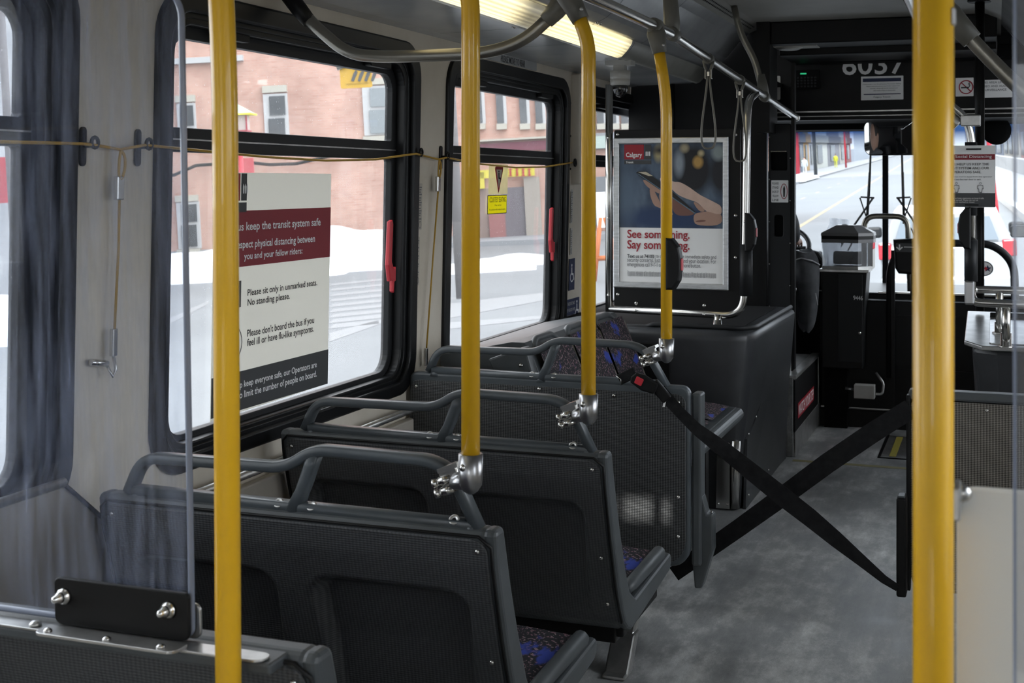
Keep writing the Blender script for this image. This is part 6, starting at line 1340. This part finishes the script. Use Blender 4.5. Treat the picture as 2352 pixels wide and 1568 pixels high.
def walker(r, f, top, legs, lb, hv=None):
    p_ = thing('person', lb, 'person', tuple(ES(r, f, .15)))
    H_ = lambda a, c, b=0: ES(r+a, f+b, .15+c)
    V = [H_(0, .95), H_(0, 1.2), H_(0, 1.42), H_(0, 1.55), H_(-.2, 1.4), H_(-.26, 1.1, .08), H_(-.25, .85, .12), H_(.2, 1.4), H_(.26, 1.1, -.05), H_(.26, .85, -.02), H_(-.1, .9), H_(-.12, .5, .15), H_(-.12, .05, .02), H_(-.12, .03, .16), H_(.1, .9), H_(.12, .5, -.08), H_(.12, .05, -.25), H_(.12, .03, -.12)]
    E2 = [(0, 1), (1, 2), (2, 3), (2, 4), (4, 5), (5, 6), (2, 7), (7, 8), (8, 9), (0, 10), (10, 11), (11, 12), (12, 13), (0, 14), (14, 15), (15, 16), (16, 17)]
    skin('body', V, E2, [.15, .16, .15, .06, .08, .06, .045, .08, .06, .045, .10, .075, .05, .045, .10, .075, .05, .045], top, p_, 1)
    put('head', MB().grid(lambda s, t: ES(r, f, 1.80)+rS*(.085*math.cos(math.pi*(t-.5))*math.cos(2*math.pi*s))+fS*(.10*math.cos(math.pi*(t-.5))*math.sin(2*math.pi*s))+UPN*(.125*math.sin(math.pi*(t-.5))), 14, 10), 'skin', p_)
    put('hat', MB().grid(lambda s, t: ES(r, f, 1.82)+rS*(.095*math.cos(math.pi*.5*t)*math.cos(2*math.pi*s))+fS*(.11*math.cos(math.pi*.5*t)*math.sin(2*math.pi*s))+UPN*(.13*math.sin(math.pi*.5*t)), 14, 6), 'hair', p_)
M['pale_coat'] = mat('pale_grey_coat', (.62, .66, .70), .8); M['vest'] = mat('yellow_vest', (.75, .78, .05), .7)
walker(-11.2, fhit(1846, -11.2), 'pale_coat', None, 'pedestrian in a pale grey coat on the left sidewalk ahead')
walker(-11.9, fhit(1918, -11.9), 'vest', None, 'distant pedestrian in a yellow top on the left sidewalk ahead')
# white car ahead on the right
car = thing('car', 'white SUV seen from behind through the windshield, right of the near pole', 'car', tuple(ES(-1.0, 19, 0)))
r0_, f0_ = (lambda d: (d.dot(rS)/d.dot(fS)*18.5, 18.5))(ray(2170, 500))
def CR(a, b, c): return ES(r0_+a, f0_+b, c)
W_ = .86
def loft(secs, m, nm, par, bev=.03):
    mb = MB(); n = len(secs[0]); vs = [CR(*p) for s in secs for p in s]
    mb.add(vs, [(i*n+j, i*n+(j+1) % n, (i+1)*n+(j+1) % n, (i+1)*n+j) for i in range(len(secs)-1) for j in range(n)]+[tuple(reversed(range(n))), tuple((len(secs)-1)*n+j for j in range(n))]); return put(nm, mb, m, par, bev=bev)
def sec(b, z0, z1, w0, w1): return [(-w0, b, z0), (w0, b, z0), (w1, b, z1), (-w1, b, z1)]
carw = mat('white_car_paint', (.62, .65, .68), .3, 0, .5, .3)
loft([sec(-.05, .25, .98, W_, W_*.98), sec(.3, .22, 1.02, W_, W_), sec(2.9, .22, .98, W_, W_), sec(3.9, .25, .82, W_*.95, W_*.9), sec(4.1, .3, .65, W_*.85, W_*.8)], carw, 'body', car, .06)
loft([sec(.02, .98, 1.40, W_*.96, W_*.76), sec(.35, 1.0, 1.45, W_*.97, W_*.76), sec(1.9, 1.0, 1.44, W_*.97, W_*.74), sec(2.8, .98, 1.02, W_*.95, W_*.88)], carw, 'cabin', car, .05)
put('rear_window', MB().add([CR(-.66, -.02, 1.02), CR(.66, -.02, 1.02), CR(.56, .02, 1.33), CR(-.56, .02, 1.33)], [(0, 1, 2, 3)]), mat('grey_car_glass', (.30, .36, .42), .25), car)
for s_ in (-1, 1):
    put('tail_light', MB().box(min(s_*.70, s_*.87), max(s_*.70, s_*.87), -.09, .1, .80, 1.02, CR), mat('tail_red', (.75, .06, .08), .3), car, bev=.02)
    put('side_mirror', MB().box(min(s_*.90, s_*1.12), max(s_*.90, s_*1.12), 2.2, 2.3, .95, 1.12, CR), 'rubber', car, bev=.04)
    for yb in (.75, 3.2): put('wheel', MB().lathe(CR(s_*.70, yb, .32), rS*s_, [(0, .30), (.02, .32), (.16, .32), (.18, .22), (.17, .05)], 20), 'rubber', car)
put('bumper', MB().box(-.86, .86, -.14, .05, .32, .56, CR), carw, car, bev=.04)
# oval sticker on the windshield, parking plates
wsx = atY(2260, 617, 8.9)
ov = fy(8.92)
decal('oval_sticker', [('oval', MB().curve(ov, [circ(wsx.x, wsx.z, .056, 30, .048)], thick=.002), 'white_print'),
    ('ring', MB().curve(lambda u, v, w: ov(u, v, w+.002), [circ(wsx.x, wsx.z, .054, 30, .046), circ(wsx.x, wsx.z, .050, 30, .042)], thick=.0006), 'ink'),
    ('letters', MB().curve(lambda u, v, w: ov(u, v, w+.002), text='TA', fit=(wsx.x-.044, wsx.x-.006, wsx.z-.012, wsx.z+.012)), 'navy'),
    ('blue_star', MB().curve(lambda u, v, w: ov(u, v, w+.0025), [[(wsx.x+.022+(.024 if i % 2 == 0 else .010)*math.sin(math.pi*i/5), wsx.z+(.024 if i % 2 == 0 else .010)*math.cos(math.pi*i/5)) for i in range(10)]], thick=.0006), 'navy'),
    ('red_leaf', MB().curve(lambda u, v, w: ov(u, v, w+.0032), [[(wsx.x+.010+(.016 if i % 2 == 0 else .007)*math.sin(math.pi*i/4), wsx.z+(.016 if i % 2 == 0 else .007)*math.cos(math.pi*i/4)) for i in range(8)]], thick=.0006), 'lever_red')],
    'oval white sticker with letters and a red and blue star low on the windshield', 'sticker')
# right side of the street ahead
fr1 = fhit(2262, 3.2)
tag(put('pale_wall', MB().box(5.4, 5.9, 16, 230, 0, 1.1, lambda a, b, c: ES(a, b, c)), mottled('pale_street_wall', (.40, .40, .39), (.52, .51, .50), .4, .8)), 'low concrete wall along the right side of the street ahead', 'wall')
for i, (fa, fb2_, c_, nm, hh) in enumerate(((105, 128, (.30, .31, .34), 'grey', 9), (129, 150, (.45, .15, .13), 'red brick', 8), (151, 185, (.55, .52, .46), 'tan', 11), (186, 240, (.20, .24, .32), 'slate blue', 10), (241, 390, (.42, .45, .50), 'pale slate', 13))):
    s_ = thing('shop_house', '%s building in the right row of the street ahead, beside the distancing sign' % nm, 'building', tuple(ES(9, (fa+fb2_)/2, 0)))
    put('facade', MB().box(9, 20, fa, fb2_, 0, hh, lambda a, b, c: ES(a, b, c)), mat('right_row_paint_%d' % i, c_, .7), s_)
    for k_ in range(3): put('shop_window', MB().box(8.9, 9, fa+(fb2_-fa)*(.1+.3*k_), fa+(fb2_-fa)*(.3+.3*k_), .8, 3.2, lambda a, b, c: ES(a, b, c)), dkglass, s_)
d_ = ray(2290, 400); ff = 30; rr_ = d_.dot(rS)/d_.dot(fS)*ff
tag(put('red_post', MB().tube([ES(rr_, ff, 0), ES(rr_-.25, ff, 4.5)], .05, 10), 'lever_red'), 'slanting red post to the right of the distancing sign, outside', 'pole')
d_ = ray(2345, 480); ff = 22; rr_ = d_.dot(rS)/d_.dot(fS)*ff
struct('kerb_right', MB().box(2.4, 2.65, 12, 410, 0, .22, lambda a, b, c: ES(a, b, c)), 'offwhite')
# outside mirror of the bus
om = thing('outside_mirror', 'grey outside mirror seen at the right edge of the windshield', 'mirror', tuple(atY(2335, 533, 9.4)))
c_ = atY(2337, 531, 9.4); put('housing', MB().curve(fy(9.4), [rrect(c_.x-.045, c_.x+.07, c_.z-.04, c_.z+.04, .018)], thick=.05, bev=.012), 'rubber', om)
put('mirror_glass', MB().curve(fy(9.365), [rrect(c_.x-.038, c_.x+.06, c_.z-.032, c_.z+.032, .012)], thick=.004), 'steel', om)
put('arm', MB().tube([(c_.x+.05, 9.4, c_.z), (.74, 9.2, c_.z+.05)], .012, 8), 'black', om)
